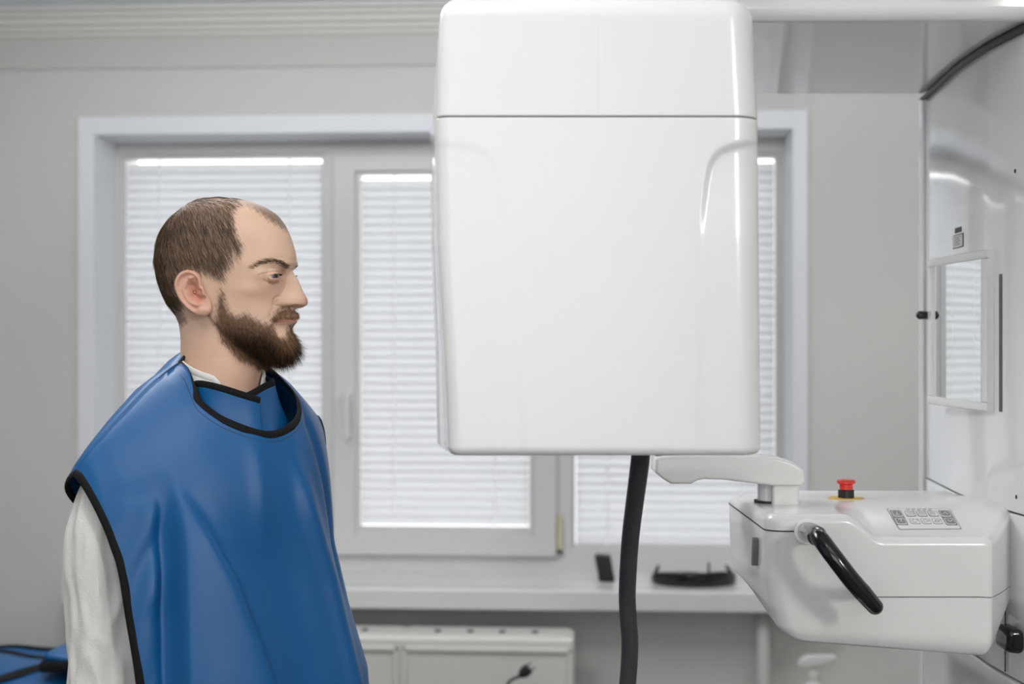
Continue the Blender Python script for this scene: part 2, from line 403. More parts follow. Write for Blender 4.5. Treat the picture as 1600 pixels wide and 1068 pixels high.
# radiator under the sill
Rx0, Rx1 = rx(372, -.2), rx(898, -.2); RZ = 0.662; Y0, Y1 = -0.275, -0.12
rad = thing('radiator', RM(((Rx0+Rx1)/2, (Y0+Y1)/2, 0.12))[0], 'white panel radiator with a row of dark top slots under the window sill', 'radiator')
mk('body', *rbox(Rx0, Rx1, Y0, Y1, 0.12, RZ), M['radiator'], rad, True, mods=[bevel(0.014, 4)])
xm_ = rx(626, -.27)
fr = []
for a, b in ((Rx0, xm_), (xm_, Rx1)):
    a2, b2 = a+0.006, b-0.006
    fr += [rbox(a2, a2+0.014, Y0-0.008, Y0+0.004, 0.15, RZ-0.03), rbox(b2-0.014, b2, Y0-0.008, Y0+0.004, 0.15, RZ-0.03), rbox(a2, b2, Y0-0.008, Y0+0.004, RZ-0.044, RZ-0.03), rbox(a2, b2, Y0-0.008, Y0+0.004, 0.15, 0.165)]
mk('front_frame', *join(fr), M['radiator'], rad, True, mods=[bevel(0.003)])
mk('top_grille', *join([rbox(Rx0+0.02, xm_-0.012, Y0+0.03, Y1-0.01, RZ-0.001, RZ+0.002), rbox(xm_+0.012, Rx1-0.02, Y0+0.03, Y1-0.01, RZ-0.001, RZ+0.002)]), M['radiator'], rad, False)
for hxp in (420, 470, 520, 570, 684, 735, 785, 836):
    hc = rx(hxp, -.2)
    a = np.linspace(0, 2*math.pi, 16, endpoint=False)
    ring = lambda z: RM(np.stack([hc+0.011*np.cos(a), (Y0+Y1)/2+0.02*np.sin(a), np.full(16, z)], 1))
    mk('vent_slot', *loft([ring(RZ+0.0015), ring(RZ+0.0028)]), M['darkseam'], rad, False)
for q in (Rx0+0.1, Rx1-0.1):
    mk('bracket', *rbox(q-0.015, q+0.015, Y1-0.01, -0.001, 0.3, 0.55), M['radiator'], rad, False)
for q in (Rx0+0.1, Rx1-0.13): mk('foot', *rbox(q, q+0.03, -0.24, -0.16, 0, 0.13), M['radiator'], rad, False)
# loose power lead in front of the radiator
pl = np.array([P3(822, 1047, 4.12), P3(812, 1056, 4.12), P3(797, 1063, 4.11), P3(788, 1085, 4.1), P3(780, 1150, 4.1), P3(770, 1260, 4.1)])
pl = np.vstack([pl, [(-0.08, 4.08, 0.02), (-0.2, 4.0, 0.006), (-0.45, 3.98, 0.006)]])
pc = thing('power_cord', (-0.45, 3.98, 0), 'black power cord with a two-pin plug hanging before the white radiator', 'cord')
mk('cable', *tube(spline(pl, 70), 0.0045, 10), M['mblack'], pc)
a, b = P3(812, 1056, 4.12), P3(827, 1043, 4.12)
mk('plug', *tube([a, a+(b-a)*.15, a+(b-a)*.5, b], [0.006, 0.011, 0.017, 0.015], 14), M['mblack'], pc)
d = (b-a)/np.linalg.norm(b-a); sd = np.cross(d, (0, 1.0, 0)); prs = []
for k in (-1, 1): prs.append(tube([b+sd*k*0.0085, b+sd*k*0.0085+d*0.016], 0.0024, 8))
mk('prong', *join(prs), M['chrome'], pc)

# objects on the sill
gd = 4.55
gg = thing('goggles', (0.6, gd, 0.78), 'black curved protective goggles lying on the window sill', 'goggles')
def arcp(t): # t -1..1
    c = RM((rx(1086, 0.0), -0.02, 0))[0]
    return np.array([c[0]+0.128*math.sin(t*1.45)/math.sin(1.45), c[1]-0.05+0.155*(1-math.cos(t*1.25))*0.9, 0.0])
rings = []
for i in range(49):
    t = -1+2*i/48; p = arcp(t); q = arcp(t+0.01)-arcp(t-0.01); q /= np.linalg.norm(q); nr = np.array([q[1], -q[0], 0])
    hgt = 0.050-0.022*abs(t)**2.5+0.001*math.sin(i*0.4); th = 0.006
    z0 = 0.7805
    sec = []
    for a in np.linspace(0, 2*math.pi, 14, endpoint=False):
        cc, ss = math.cos(a), math.sin(a); e = 0.6
        sec.append(p+nr*(th*math.copysign(abs(cc)**e, cc))+np.array([0, 0, z0+hgt/2+hgt/2*math.copysign(abs(ss)**e, ss)]))
    rings.append(sec)
mk('visor_band', *loft(rings), M['black'], gg)
p = arcp(0.2)
mk('strap_peg', *tube([p+(0, 0.01, 0.79), p+(0.0, 0.012, 0.856)], 0.0035, 8), M['mblack'], gg)
for t in (-0.98, 0.98):
    p = arcp(t); mk('temple_end', *tube([p+(0, 0, 0.795), p+(-0.01*t, 0.02, 0.812), p+(-0.02*t, 0.035, 0.828)], [0.008, 0.007, 0.005], 10), M['black'], gg)
cs = rx(947, -0.0); tl = 0.018
pts = np.array([(cs-0.036, 0.828+0.03), (cs-0.022, 0.781), (cs+0.028, 0.781), (cs+0.014, 0.862), (cs-0.03, 0.866)])
R_ = round_poly(pts, 0.006, 4)
V, Fc = prism(R_, 0.02, 0.07, 0.004, 0.004, 1, 3, axes=(0, 2, 1))
cse = tag(mk('case', RM(V), Fc, M['mblack']), 'small matt black case standing on the sill beside the black hose', 'case')

# white heating pipe and the pump bottle on a low stand
px_ = rx(1192, -0.06)
P = RM([(px_, -0.02, 0.69), (px_, -0.06, 0.66), (px_, -0.07, 0.6), (px_, -0.07, 0.3), (px_, -0.07, 0.0)])
tag(mk('heating_pipe', *tube(spline(P, 40), 0.022, 20), M['wall']), 'pale painted vertical heating pipe on the wall below the sill', 'pipe')
bc = P3(1271, 1040, 4.25); bz = CAM_Z-(1024-534)/F_PX*4.25
bot = thing('pump_bottle', (bc[0], bc[1], 0.38), 'white pump dispenser bottle with sideways nozzle below the control box', 'bottle')
mk('bottle_body', *lathe([(0.0, 0), (0.036, 0), (0.038, 0.01), (0.038, 0.11), (0.03, 0.135), (0.016, 0.146), (0.015, 0.16)], 28, (bc[0], bc[1], 0.38)), M['dispenser'], bot)
mk('pump_collar', *lathe([(0.0, 0), (0.018, 0), (0.018, 0.02), (0.007, 0.022), (0.007, 0.045), (0.0, 0.045)], 24, (bc[0], bc[1], 0.535)), M['dispenser'], bot)
hp = round_poly([(bc[0]-0.05, 0.575), (bc[0]-0.03, 0.567), (bc[0]+0.03, 0.576), (bc[0]+0.065, 0.592), (bc[0]+0.066, 0.606), (bc[0]-0.02, 0.606), (bc[0]-0.04, 0.594)], 0.006, 4)
mk('pump_head', *prism(hp, bc[1]-0.013, bc[1]+0.013, 0.005, 0.005, 1, 4, axes=(0, 2, 1)), M['dispenser'], bot)
st = thing('stool', (bc[0], bc[1], 0), 'low white round stool carrying the pump bottle', 'stool')
mk('seat', *lathe([(0, 0), (0.15, 0), (0.16, 0.01), (0.16, 0.02), (0.15, 0.03), (0, 0.03)], 40, (bc[0], bc[1], 0.35)), M['wood'], st)
for k in range(3):
    a = k*2.094+0.4; mk('leg', *tube([(bc[0]+0.1*math.cos(a), bc[1]+0.1*math.sin(a), 0.355), (bc[0]+0.13*math.cos(a), bc[1]+0.13*math.sin(a), 0.0)], 0.012, 12), M['chrome'], st)

# unseen ceiling lamps, added to light the room and the window wall
for lx, ly, hx_, hy_, wh in ((-0.6, 1.2, 0.6, 0.6, 'unseen square flat fill lamp over the middle of the room'), (-1.0, 2.75, 0.6, 0.3, 'added oblong flat fill lamp over the standing man near the window'), (1.25, 3.2, 0.4, 0.3, 'added small flat fill lamp behind the machine column')):
    lp = thing('fill_ceiling_lamp', (lx, ly, CEIL-0.03), wh, 'lamp')
    mk('lamp_frame', *box(lx-hx_, lx+hx_, ly-hy_, ly+hy_, CEIL-0.03, CEIL), M['pvc'], lp, False)
    mk('lamp_diffuser', *box(lx-hx_+.03, lx+hx_-.03, ly-hy_+.03, ly+hy_-.03, CEIL-0.034, CEIL-0.029), M['led'], lp, False)
# ------------------------------------------------------------------ the dental X-ray machine
Z = lambda r: CAM_Z+r
mach = thing('dental_xray_machine', (0.95, 2.3, 0), 'white panoramic dental X-ray machine: column with mirror, overhead arm, hanging housing, control box', 'X-ray machine')

# column: gently bulging face towards the patient
prof = spline([(0.783, 2.69), (0.766, 2.53), (0.753, 2.39), (0.748, 2.26), (0.749, 2.2), (0.756, 2.10), (0.768, 2.02)], 60)
colP = np.vstack([prof, [(0.785, 1.965), (0.82, 1.93), (0.88, 1.915), (1.1, 1.915), (1.17, 1.94), (1.2, 2.0), (1.2, 2.62), (1.17, 2.685), (1.12, 2.69)]])
mk('column_base_cover', *prism(inset2(colP, -0.004), Z(-1.5), Z(-0.5065), 0.0, 0.004, 1, 3), M['column'], mach, True)
mk('column_lower_cover', *prism(inset2(colP, -0.001), Z(-0.5035), Z(-0.258), 0.001, 0.002, 1, 3), M['column'], mach, True)
mk('column_panel', *prism(colP, Z(-0.2555), Z(0.462), 0.002, 0.002, 1, 3), M['column'], mach, True)
mk('column_core', *prism(inset2(colP, 0.006), 0.02, Z(0.9), 0, 0, 1), M['darkseam'], mach, True)
mk('column_head', *prism(inset2(colP, 0.002), Z(0.56), Z(0.92), 0.0, 0.02, 1, 4), M['column'], mach, True)
gk = np.c_[prof[:, 0]-0.003, prof[:, 1], np.full(len(prof), Z(0.462))]
gk = np.vstack([gk, [(0.82, 1.92, Z(0.462)), (0.9, 1.905, Z(0.462))]]); gk[0, 1] += 0.03; gk[0,0] += 0.002
mk('rubber_gasket', *tube(gk, np.linspace(0.0045, 0.0075, len(gk)), 10), M['mblack'], mach)
# rear frame strip with its highlight edge
mk('rear_frame', *box(0.777, 1.05, 2.695, 2.72, 0.0, Z(0.466)), M['column'], mach, True, mods=[bevel(0.004)])
mk('vertical_seam', *tube(np.array([(0.7475, 2.165+0*k, Z(-0.27-0.23*k/10)) for k in range(11)]), 0.0012, 8), M['shell'], mach)
mk('vertical_seam', *tube(np.array([(0.7484, 2.158+0*k, Z(-0.27-0.23*k/10)) for k in range(11)]), 0.0009, 8), M['darkseam'], mach)
def colx(y): return float(np.interp(y, prof[::-1, 1], prof[::-1, 0]))
def col_y(px):     # depth on the column face seen at image column px
    ys = np.linspace(2.68, 2.03, 400); q = np.array([800+F_PX*colx(y)/y for y in ys]); return float(np.interp(px, q, ys))
def strip(name, pys, pxs, off, m, th=0.0015):
    """thin plate following the column face, pxs = image columns, pys = (top, bottom) as heights"""
    ys = [col_y(p) for p in pxs]; rings = []
    for y in ys:
        x = colx(y)-off; rings.append([(x, y, pys[1]), (x, y, pys[0]), (x+th+0.003, y, pys[0]), (x+th+0.003, y, pys[1])])
    return mk(name, *loft(rings), m, mach, False)
# mirror in its frame
yN, yF = col_y(1553), 2.505
zt, zb = Z(0.1445), Z(-0.1085)
def mx_(y):       # the mirror's own gently curved plate
    t = (y-yN)/(yF-yN); return colx(yN)-0.007+(yF-yN)*(-0.085*t+0.0675*t*t)
def bar(ys, z0, z1, dep):
    rings = []
    for y in ys:
        x = mx_(y); r = round_poly([(colx(y)+0.004, z0), (x-dep, z0), (x-dep, z1), (colx(y)+0.004, z1)], [0, 0.003, 0.003, 0], 3)
        rings.append([(a, y, b) for a, b in r])
    return loft(rings)
ysm = np.linspace(yN, yF, 30)
mfr = mk('mirror_frame', *join([bar(ysm, zt-0.014, zt, 0.004), bar(ysm, zb, zb+0.014, 0.004), bar(np.linspace(yN, yN+0.018, 4), zb+0.0141, zt-0.0141, 0.004), bar(np.linspace(yF-0.022, yF, 4), zb+0.0141, zt-0.0141, 0.004)]), M['box'], mach, True)
ym = np.linspace(yN+0.012, yF-0.015, 40)
mk('mirror_glass', *loft([[(mx_(y)-0.0002, y, zb+0.01), (mx_(y)-0.0002, y, zt-0.01), (mx_(y)+0.003, y, zt-0.01), (mx_(y)+0.003, y, zb+0.01)] for y in ym]), M['mirror'], mach, True)
# knob on the far side of the mirror
yk = 2.52
mk('mirror_knob', *tube(*[capped([(colx(yk)+0.0, yk, Z(0.0475)), (colx(yk)-0.026, yk, Z(0.0475)), (colx(yk)-0.042, yk-0.002, Z(0.0475))], [0.006, 0.0068, 0.0078], 4)[i] for i in (0, 1)], 16), M['black'], mach)
# slot, stickers, screw holes
strip('indicator_slot_rim', (Z(0.1045), Z(-0.107)), [1561.6, 1565.4], 0.0008, M['yellow'])
strip('indicator_slot', (Z(0.1040), Z(-0.1065)), [1562.3, 1565.9], 0.0014, M['black'])
strip('warning_square', (Z((534-355)/F_PX*2.4), Z((534-363)/F_PX*2.4)), [1492.5, 1502.5], 0.0006, M['mblack'])
strip('rating_label', (Z((534-365.5)/F_PX*2.4), Z((534-387)/F_PX*2.4)), [1489.5, 1505.5], 0.0006, M['darkseam'])
strip('rating_label_face', (Z((534-367)/F_PX*2.4), Z((534-385.5)/F_PX*2.4)), [1490.6, 1504.4], 0.0012, M['panel'])
for k in range(5):
    strip('label_line', (Z((534-369.5-3*k)/F_PX*2.4), Z((534-370.6-3*k)/F_PX*2.4)), [1492.5, 1501.5-(k % 2)*2], 0.0016, M['print'])
for px, py in ((1586, 267), (1588, 776)):
    y = col_y(px); zc = Z((534-py)/F_PX*y)
    mk('screw_hole', *tube([(colx(y)+0.002, y, zc), (colx(y)-0.0006, y, zc)], 0.0032, 12), M['mblack'], mach)
# black grip at the right edge
y = 2.11; x = (1579-800)/F_PX*y; zc = Z((534-998)/F_PX*y)
kp = prism(round_poly([(-0.014, -0.016), (-0.010, 0.017), (0.013, 0.018), (0.014, -0.019)], 0.0085, 7), -0.03, 0.022, 0.004, 0.007, 1, 5, axes=(0, 2, 1))
V = np.array(kp[0]); V = V*(1, -1, 1)+(x, y, zc)
mk('locking_knob', V, kp[1], M['black'], mach)

# overhead arm: long beam, underside 0.468 m above the eye level
armP = round_poly([(0.20, 2.07), (1.95, 2.045), (1.95, 2.70), (0.20, 2.70)], [0.05, 0.05, 0.03, 0.03], 8)
mk('overhead_arm', *prism(armP, Z(0.468), Z(0.72), 0.02, 0.05, 1, 8), M['arm'], mach, True)
inP = round_poly([(0.612, -0.02+Z(0.54)), (0.612, Z(0.497)), (1.5, Z(0.4985)), (1.5, Z(0.62)), (0.612, Z(0.62))], [0, 0.028, 0.01, 0.01, 0.02], 8)
mk('arm_inset_cover', *prism(inP, 2.051, 2.10, 0.010, 0, 1, 5, axes=(0, 2, 1)), M['box'], mach, True)

# ---- hanging X-ray housing
def tab(z, zs, xs): return float(np.interp(z, zs, xs))
def pz(py, d=1.722): return Z((534-py)/F_PX*d)
def PXX(px, d=1.722): return (px-800)/F_PX*d
zFL = [pz(p) for p in (712, 616, 380, 190, 60, -10)]; xFL = [PXX(p) for p in (717, 714, 700, 697, 700, 706)]
zBL = [pz(p, 1.96) for p in (700, 537, 459, 380, 250, 190, 107, 84, 50, 28, 6, -12)]; xBL = [PXX(p, 1.96) for p in (687, 683.5, 680, 677, 675, 675, 680.5, 682.5, 688, 694, 704, 716)]
zFR = [pz(p) for p in (712, 181, -10)]; xFR = [PXX(p) for p in (1192, 1187, 1177)]
def housing_ring(z, ins, n=None):
    P = round_poly([(tab(z, zFL, xFL)-0.012, 1.722), (tab(z, zFR, xFR)+0.004, 1.722), (tab(z, zFR, xFR)-0.004, 1.96), (tab(z, zBL, xBL), 1.965)], [0.018, 0.035, 0.04, 0.014], 10)
    if ins: P = inset2(P, ins)
    # fixed count on each side so that the rings match
    out = []
    segs = [(10, 170), (21, 40), (32, 60), (43, 40)]
    k = 0
    for i in range(len(P)):
        out.append(P[i])
        for e, m in segs:
            if i == e:
                nxt = P[(i+1) % len(P)]
                for j in range(1, m): out.append(P[i]+(nxt-P[i])*j/m)
    return np.array(out)
gl_ = [(690, 226), (705, 227.5), (725, 229), (742, 232), (757, 238), (768, 248), (776, 265), (781, 290), (787, 330), (795, 410), (803, 480), (811, 580), (817, 650), (822, 716)]
gr_ = [(1196, 222), (1170, 224), (1148, 228), (1130, 234), (1117, 244), (1109, 260), (1104, 285), (1099, 330), (1094, 420), (1092, 716)]
def housing(z0, z1, r0, r1, name, m, relief):
    lv = []
    if r0 > 0:
        for k in range(7): t = k/7*math.pi/2; lv.append((z0+r0-r0*math.cos(t), r0-r0*math.sin(t)))
    n = max(2, int((z1-r1-z0-r0)/0.0035))
    for k in range(n+1): lv.append((z0+r0+(z1-r1-z0-r0)*k/n, 0))
    if r1 > 0:
        for k in range(1, 9): t = k/8*math.pi/2; lv.append((z1-r1+r1*math.sin(t), r1-r1*math.cos(t)))
    rings = []
    for z, ins in lv:
        P = housing_ring(z, ins); R = np.c_[P, np.full(len(P), z)]
        if relief:
            px = 800+R[:, 0]/R[:, 1]*F_PX; py = 534-(R[:, 2]-CAM_Z)/R[:, 1]*F_PX
            front = sm((1.76-R[:, 1])/0.03)
            inl = inpoly(px, py, gl_+[(600, 716), (600, 226)]); dl = sdist(px, py, gl_)*np.where(inl, -1, 1)
            inr = inpoly(px, py, gr_+[(1300, 716), (1300, 222)]); dr = sdist(px, py, gr_)*np.where(inr, -1, 1)
            fl = sm((dl+9)/18); fr = sm((dr+6)/12)
            amp_r = 0.12+0.88*sm((380-py)/130)
            dep = 0.0014*(1-fl)+0.006*(1-fr)*amp_r
            R[:, 1] += dep*front
        else:
            px = 800+R[:, 0]/R[:, 1]*F_PX; R[:, 1] += np.where(R[:, 1] < 1.73, 0.0003*np.exp(-((px-938)/1.6)**2), 0)
        rings.append(R)
    return mk(name, *loft(rings), m, mach, True)
zs_ = pz(181.5)
housing(pz(712), zs_-0.0012, 0.010, 0.0015, 'housing_lower_cover', M['shell'], True)
housing(zs_+0.0006, pz(-8), 0.0015, 0.024, 'housing_upper_cover', M['shell'], False)
P = inset2(housing_ring(zs_, 0), 0.0035)
mk('housing_seam_gasket', *prism(P, zs_-0.01, zs_+0.01), M['seam'], mach)
# detector side cover facing the patient
dl = []
for z in np.linspace(pz(696, 1.93), pz(196, 1.93), 40):
    e = tab(z, zBL, xBL); f = tab(z, zFL, xFL); u = (z-pz(704, 1.93))/(pz(196, 1.93)-pz(704, 1.93))
    k = 0.012*sm((u-0.02)/0.35)
    bulge = 0.003
    dl.append(np.array([(f-0.012+0.004, 1.765, z), (f-0.012+(e-f+0.012)*0.35-bulge, 1.765+0.2*0.35, z), (e-bulge, 1.955, z), (e-bulge+0.004, 1.972, z), (e+0.03, 1.975, z), (f+0.03, 1.78, z)]))
mk('detector_side_cover', *loft(dl), M['shell2'], mach, True, mods=[bevel(0.003)])
# hanger that joins housing and arm (above the picture)
mk('hanger', *prism(round_poly([(0.0, 1.78), (0.27, 1.78), (0.27, 2.2), (0.0, 2.2)], 0.03, 6), Z(0.40), Z(0.62), 0.0, 0.02), M['shell'], mach, True)
mk('hanger', *prism(round_poly([(0.02, 2.0), (0.45, 2.1), (0.45, 2.6), (0.02, 2.6)], 0.03, 6), Z(0.5), Z(0.7), 0.0, 0.02), M['shell'], mach, True)

# ---- control box
def bx(z):  # left edge of the box as a function of height
    return float(np.interp(z, [Z(v) for v in (-0.445, -0.43, -0.41, -0.38, -0.34, -0.28, -0.25)], [0.408, 0.392, 0.378, 0.368, 0.363, 0.361, 0.361]))
def zbot(x): return Z(-0.430-0.022*np.clip((x-0.40)/0.28, 0, 1))
def box_ring(z, ins, ztop=False):
    xl = bx(z)
    P = round_poly([(xl+0.004, 2.03), (0.684, 2.03), (0.758, 2.155), (0.80, 2.5), (xl+0.08, 2.5), (xl-0.012, 2.3)], [0.028, 0.016, 0.02, 0.02, 0.08, 0.08], 8)
    if ins: P = inset2(P, ins)
    out = []
    for i in range(len(P)):
        out.append(P[i]); nxt = P[(i+1) % len(P)]
        if i == 8: out += [P[i]+(nxt-P[i])*j/60 for j in range(1, 60)]
        if i == 17: out += [P[i]+(nxt-P[i])*j/20 for j in range(1, 20)]
        if i == 26: out += [P[i]+(nxt-P[i])*j/24 for j in range(1, 24)]
        if i == 35: out += [P[i]+(nxt-P[i])*j/40 for j in range(1, 40)]
    return np.array(out)
ZTOP = Z(-0.247)
def top_h(x, y):
    """height of the top cover: flat tray at left, sloping keypad face at right"""
    slope = -0.0325*sm((2.205-y)/0.165)*sm((x-0.475)/0.055)
    back = -0.013*sm((y-2.22)/0.25)
    r = 0.0
    return slope+back+r
def boxpart(name, za, zb_, r0, top, tilt):
    lv = []
    if r0:
        for k in range(8): t = k/8*math.pi/2; lv.append((za+r0-r0*math.cos(t), r0-r0*math.sin(t)))
    else: lv.append((za, 0))
    r1 = 0.012 if top else 0.00005
    for k in range(0, 25): lv.append((za+r0+(zb_-r1-za-r0)*k/24, 0))
    for k in range(1, 7): t = k/6*math.pi/2; lv.append((zb_-r1+r1*math.sin(t), r1-r1*math.cos(t)))
    rings = []
    for z, ins in lv:
        P = box_ring(z, ins); R = np.c_[P, np.full(len(P), z)]
        if tilt: R[:, 2] += (zbot(R[:, 0])-zbot(0.4)+np.clip(0.62*(R[:, 1]-2.05), 0, 0.055))*np.clip((z-zb_)/(za-zb_), 0, 1)**1.0
        if top:
            kk = sm((z-(zb_-0.105))/0.1); R[:, 2] += np.array([top_h(x, y) for x, y in P])*kk
        rings.append(R)
    if top:
        base = box_ring(zb_, r1); cx, cy = 0.575, 2.25
        for s in np.linspace(1, 0.03, 46)[1:]:
            Q = (base-(cx, cy))*s+(cx, cy)
            rings.append(np.c_[Q, [zb_+top_h(x, y) for x, y in Q]])
    return mk(name, *loft(rings), M['box'], mach, True)
zs1 = Z(-0.3636)
boxpart('control_box_lower_cover', Z(-0.430), zs1, 0.022, False, True)
cb = boxpart('control_box_top_cover', zs1, ZTOP, 0.0, True, False)
# seams
sp = [(x, 2.0297, zs1) for x in np.linspace(0.50, 0.668, 20)]+[(0.6815, 2.0315, zs1-0.001), (0.69, 2.041, zs1-0.002), (0.72, 2.091, zs1-0.004), (0.752, 2.146, zs1-0.004)]
mk('cover_seam', *tube(spline(sp, 60), 0.0008, 6), M['seam'], mach)
zl = Z(-0.270)
xl = bx(zl)
P = box_ring(zl, 0)
i0 = np.argmin(np.hypot(P[:, 0]-0.418, P[:, 1]-2.03)); ids = [(i0-k) % len(P) for k in range(0, 60)]
path = [P[i] for i in ids if P[i][1] < 2.36]
pth = np.array([(p[0], p[1], zl+0.000) for p in path])
pth[:, 2] += 0.024*sm((pth[:, 1]-2.05)/0.2)*0.4
mk('cover_seam', *tube(pth+( -0.0002, -0.0003, 0), 0.001, 6), M['darkseam'], mach)
mk('side_slot', *prism(round_poly([(2.085, Z(-0.288)), (2.10, Z(-0.288)), (2.11, Z(-0.330)), (2.098, Z(-0.330))], 0.002, 3), bx(Z(-0.32))-0.0075, bx(Z(-0.32))+0.01, axes=(1, 2, 0)), M['seam'], mach)

# emergency stop
eb = P3(1322, 781, 2.255); ex, ey, ez = eb[0], eb[1], ZTOP+top_h(eb[0], 2.255)
mk('stop_disc', *lathe([(0, 0), (0.028, 0), (0.028, 0.0015), (0, 0.0015)], 40, (ex, ey, ez-0.0003)), M['yellow'], mach)
mk('stop_base', *lathe([(0, 0), (0.0125, 0), (0.0125, 0.012), (0.011, 0.013), (0, 0.013)], 32, (ex, ey, ez+0.001)), M['mblack'], mach)
sb = mk('stop_button', *lathe([(0, 0), (0.0105, 0), (0.0105, 0.008), (0.0125, 0.010), (0.0145, 0.0105), (0.0145, 0.0145), (0.013, 0.016), (0, 0.0165)], 36, (ex, ey, ez+0.0135)), M['red'], mach)

# keypad foil with its keys, on the sloping face
def kz(x, y): return ZTOP+top_h(x, y)
def onslope(px, py):
    """hit the sloping face with the ray of a pixel"""
    lo, hi = 1.9, 2.6
    for _ in range(50):
        mid = (lo+hi)/2; p = P3(px, py, mid)
        if p[2] < kz(p[0], p[1]): hi = mid
        else: lo = mid
    return np.array([p[0], p[1]])
def foil(name, poly, off, m, parent, th=0.0006):
    P = round_poly([onslope(*p) for p in poly], 0.0035 if len(poly) == 4 else 0.002, 4)
    hs = lambda o: np.c_[P, [kz(x, y)+o for x, y in P]]
    v, f = loft([hs(-0.001), hs(off)]); return mk(name, v, f, m, parent, False)
foil('keypad_outline', [(1385, 794.5), (1484, 794.5), (1503, 826.5), (1405, 827.5)], 0.0006, M['printline'], mach)
kp_ = foil('keypad', [(1387, 795.5), (1483.4, 795.5), (1501.5, 825.8), (1406, 826.6)], 0.0010, M['panel'], mach)
foil('key_block', [(1389.5, 797.5), (1407.5, 797.5), (1420, 821.5), (1401.5, 821.5)], 0.0014, M['print'], kp_)
foil('key_block', [(1465, 797.8), (1483.5, 797.8), (1497.5, 821.8), (1479, 821.8)], 0.0014, M['print'], kp_)
def key(cx, cy, w, h, m_out, m_in):
    s = 0.50
    q = [(cx-w/2-h/2*s, cy-h/2), (cx+w/2-h/2*s, cy-h/2), (cx+w/2+h/2*s, cy+h/2), (cx-w/2+h/2*s, cy+h/2)]
    k = foil('key', q, 0.0017, m_out, kp_)
    q2 = [(cx-w/2-h/2*s+0.9, cy-h/2+0.7), (cx+w/2-h/2*s-0.7, cy-h/2+0.7), (cx+w/2+h/2*s-0.9, cy+h/2-0.7), (cx-w/2+h/2*s+0.7, cy+h/2-0.7)]
    foil('key_face', q2, 0.0020, m_in, kp_)
def mark(pts, w=0.9, m='print'):
    ps = [onslope(*p) for p in pts]
    P = [(x, y, kz(x, y)+0.0023) for x, y in ps]
    mk('key_symbol', *tube(P, 0.00045*w, 6), M[m], kp_)
for cx, cy in ((1402, 803.2), (1407.5, 815.3), (1477, 803.2), (1484.5, 815.5)): key(cx, cy, 15, 9.4, M['panel'], M['print'])
for i in range(3):
    key(1422.5+17.8*i, 803.5, 15, 8.6, M['print'], M['panel']); key(1429.5+17.5*i, 815.5, 15, 8.6, M['printline'], M['panel'])
mark([(1399, 805.6), (1405.5, 805.6)], 1.2, 'panel'); mark([(1402, 804.6), (1401, 801.6)], 1.2, 'panel'); mark([(1404, 813.2), (1410.5, 813.2)], 1.2, 'panel'); mark([(1407.5, 813.6), (1409, 817)], 1.2, 'panel')
mark([(1473.5, 804.8), (1476.2, 802), (1480.5, 804.8)], 1.2, 'panel'); mark([(1480.5, 814), (1484.8, 817), (1488, 814)], 1.2, 'panel')
for i in range(3):
    x = 1422.5+17.8*i
    for r in range(2):
        for k in range(4-(i == 2)): mark([(x-5.5+3*k+r, 802.2+2.8*r), (x-3.8+3*k+r, 802.2+2.8*r)], 1.6)
x = 1429.5
mark([(x-5, 815.2), (x-3.4, 813.6), (x-1.5, 813.4)], 1.0); mark([(x+1.5, 813.4), (x+3.5, 813.4), (x+5, 815.4)], 1.0); mark([(x-3, 817), (x, 817.8), (x+3.5, 817.2)], 1.0)
x += 17.5
mark([(x+2.5*math.cos(a)*1.5-1, 815.4+2.3*math.sin(a)) for a in np.linspace(0, 2*math.pi, 13)], 0.8, 'printline'); mark([(x+3.5, 813.8), (x+5.5, 815.2), (x+4, 816.6)], 0.8, 'printline')
x += 17.5
for a in np.linspace(0, 2*math.pi, 9)[:-1]: mark([(x+1.6*math.cos(a), 815.5+1.0*math.sin(a)), (x+5*math.cos(a), 815.5+2.8*math.sin(a))], 0.8, 'printline')
for k in range(5):
    x = 1418.5+8.7*k
    mark([(x+2.1*math.cos(a), 798.0+1.3*math.sin(a)) for a in np.linspace(0, 2*math.pi, 9)], 0.7, 'print')

# patient grip
hb = P3(1258, 829, 2.03)
gp = spline([P3(1260, 830, 2.035), P3(1268, 832, 1.985), P3(1281, 841, 1.945), P3(1300, 866, 1.925), P3(1330, 905, 1.92), P3(1352, 930, 1.925), P3(1367, 947, 1.93)], 50)
A, R = capped(gp[16:], np.interp(np.arange(34), [0, 6, 26, 33], [0.0118, 0.0122, 0.0125, 0.0112]), 7)
mk('grip_handle', *tube(A, R, 24), M['black'], mach)
mk('grip_collar', *tube(gp[:19], 0.0138, 24), M['chrome'], mach)
mk('grip_bracket', *tube(spline([P3(1330, 905, 1.925), P3(1348, 920, 1.98), P3(1352, 922, 2.036)], 16), 0.009, 16), M['chrome'], mach)
mk('grip_flange', *tube([P3(1260, 830, 2.036), P3(1261, 830, 2.024)], 0.018, 28), M['box'], mach)
mk('grip_wire', *tube(spline([P3(1275, 828, 1.99), P3(1288, 834, 2.0), P3(1297, 848, 2.0), P3(1301, 862, 1.99)], 20), 0.0006, 6), M['darkseam'], mach)

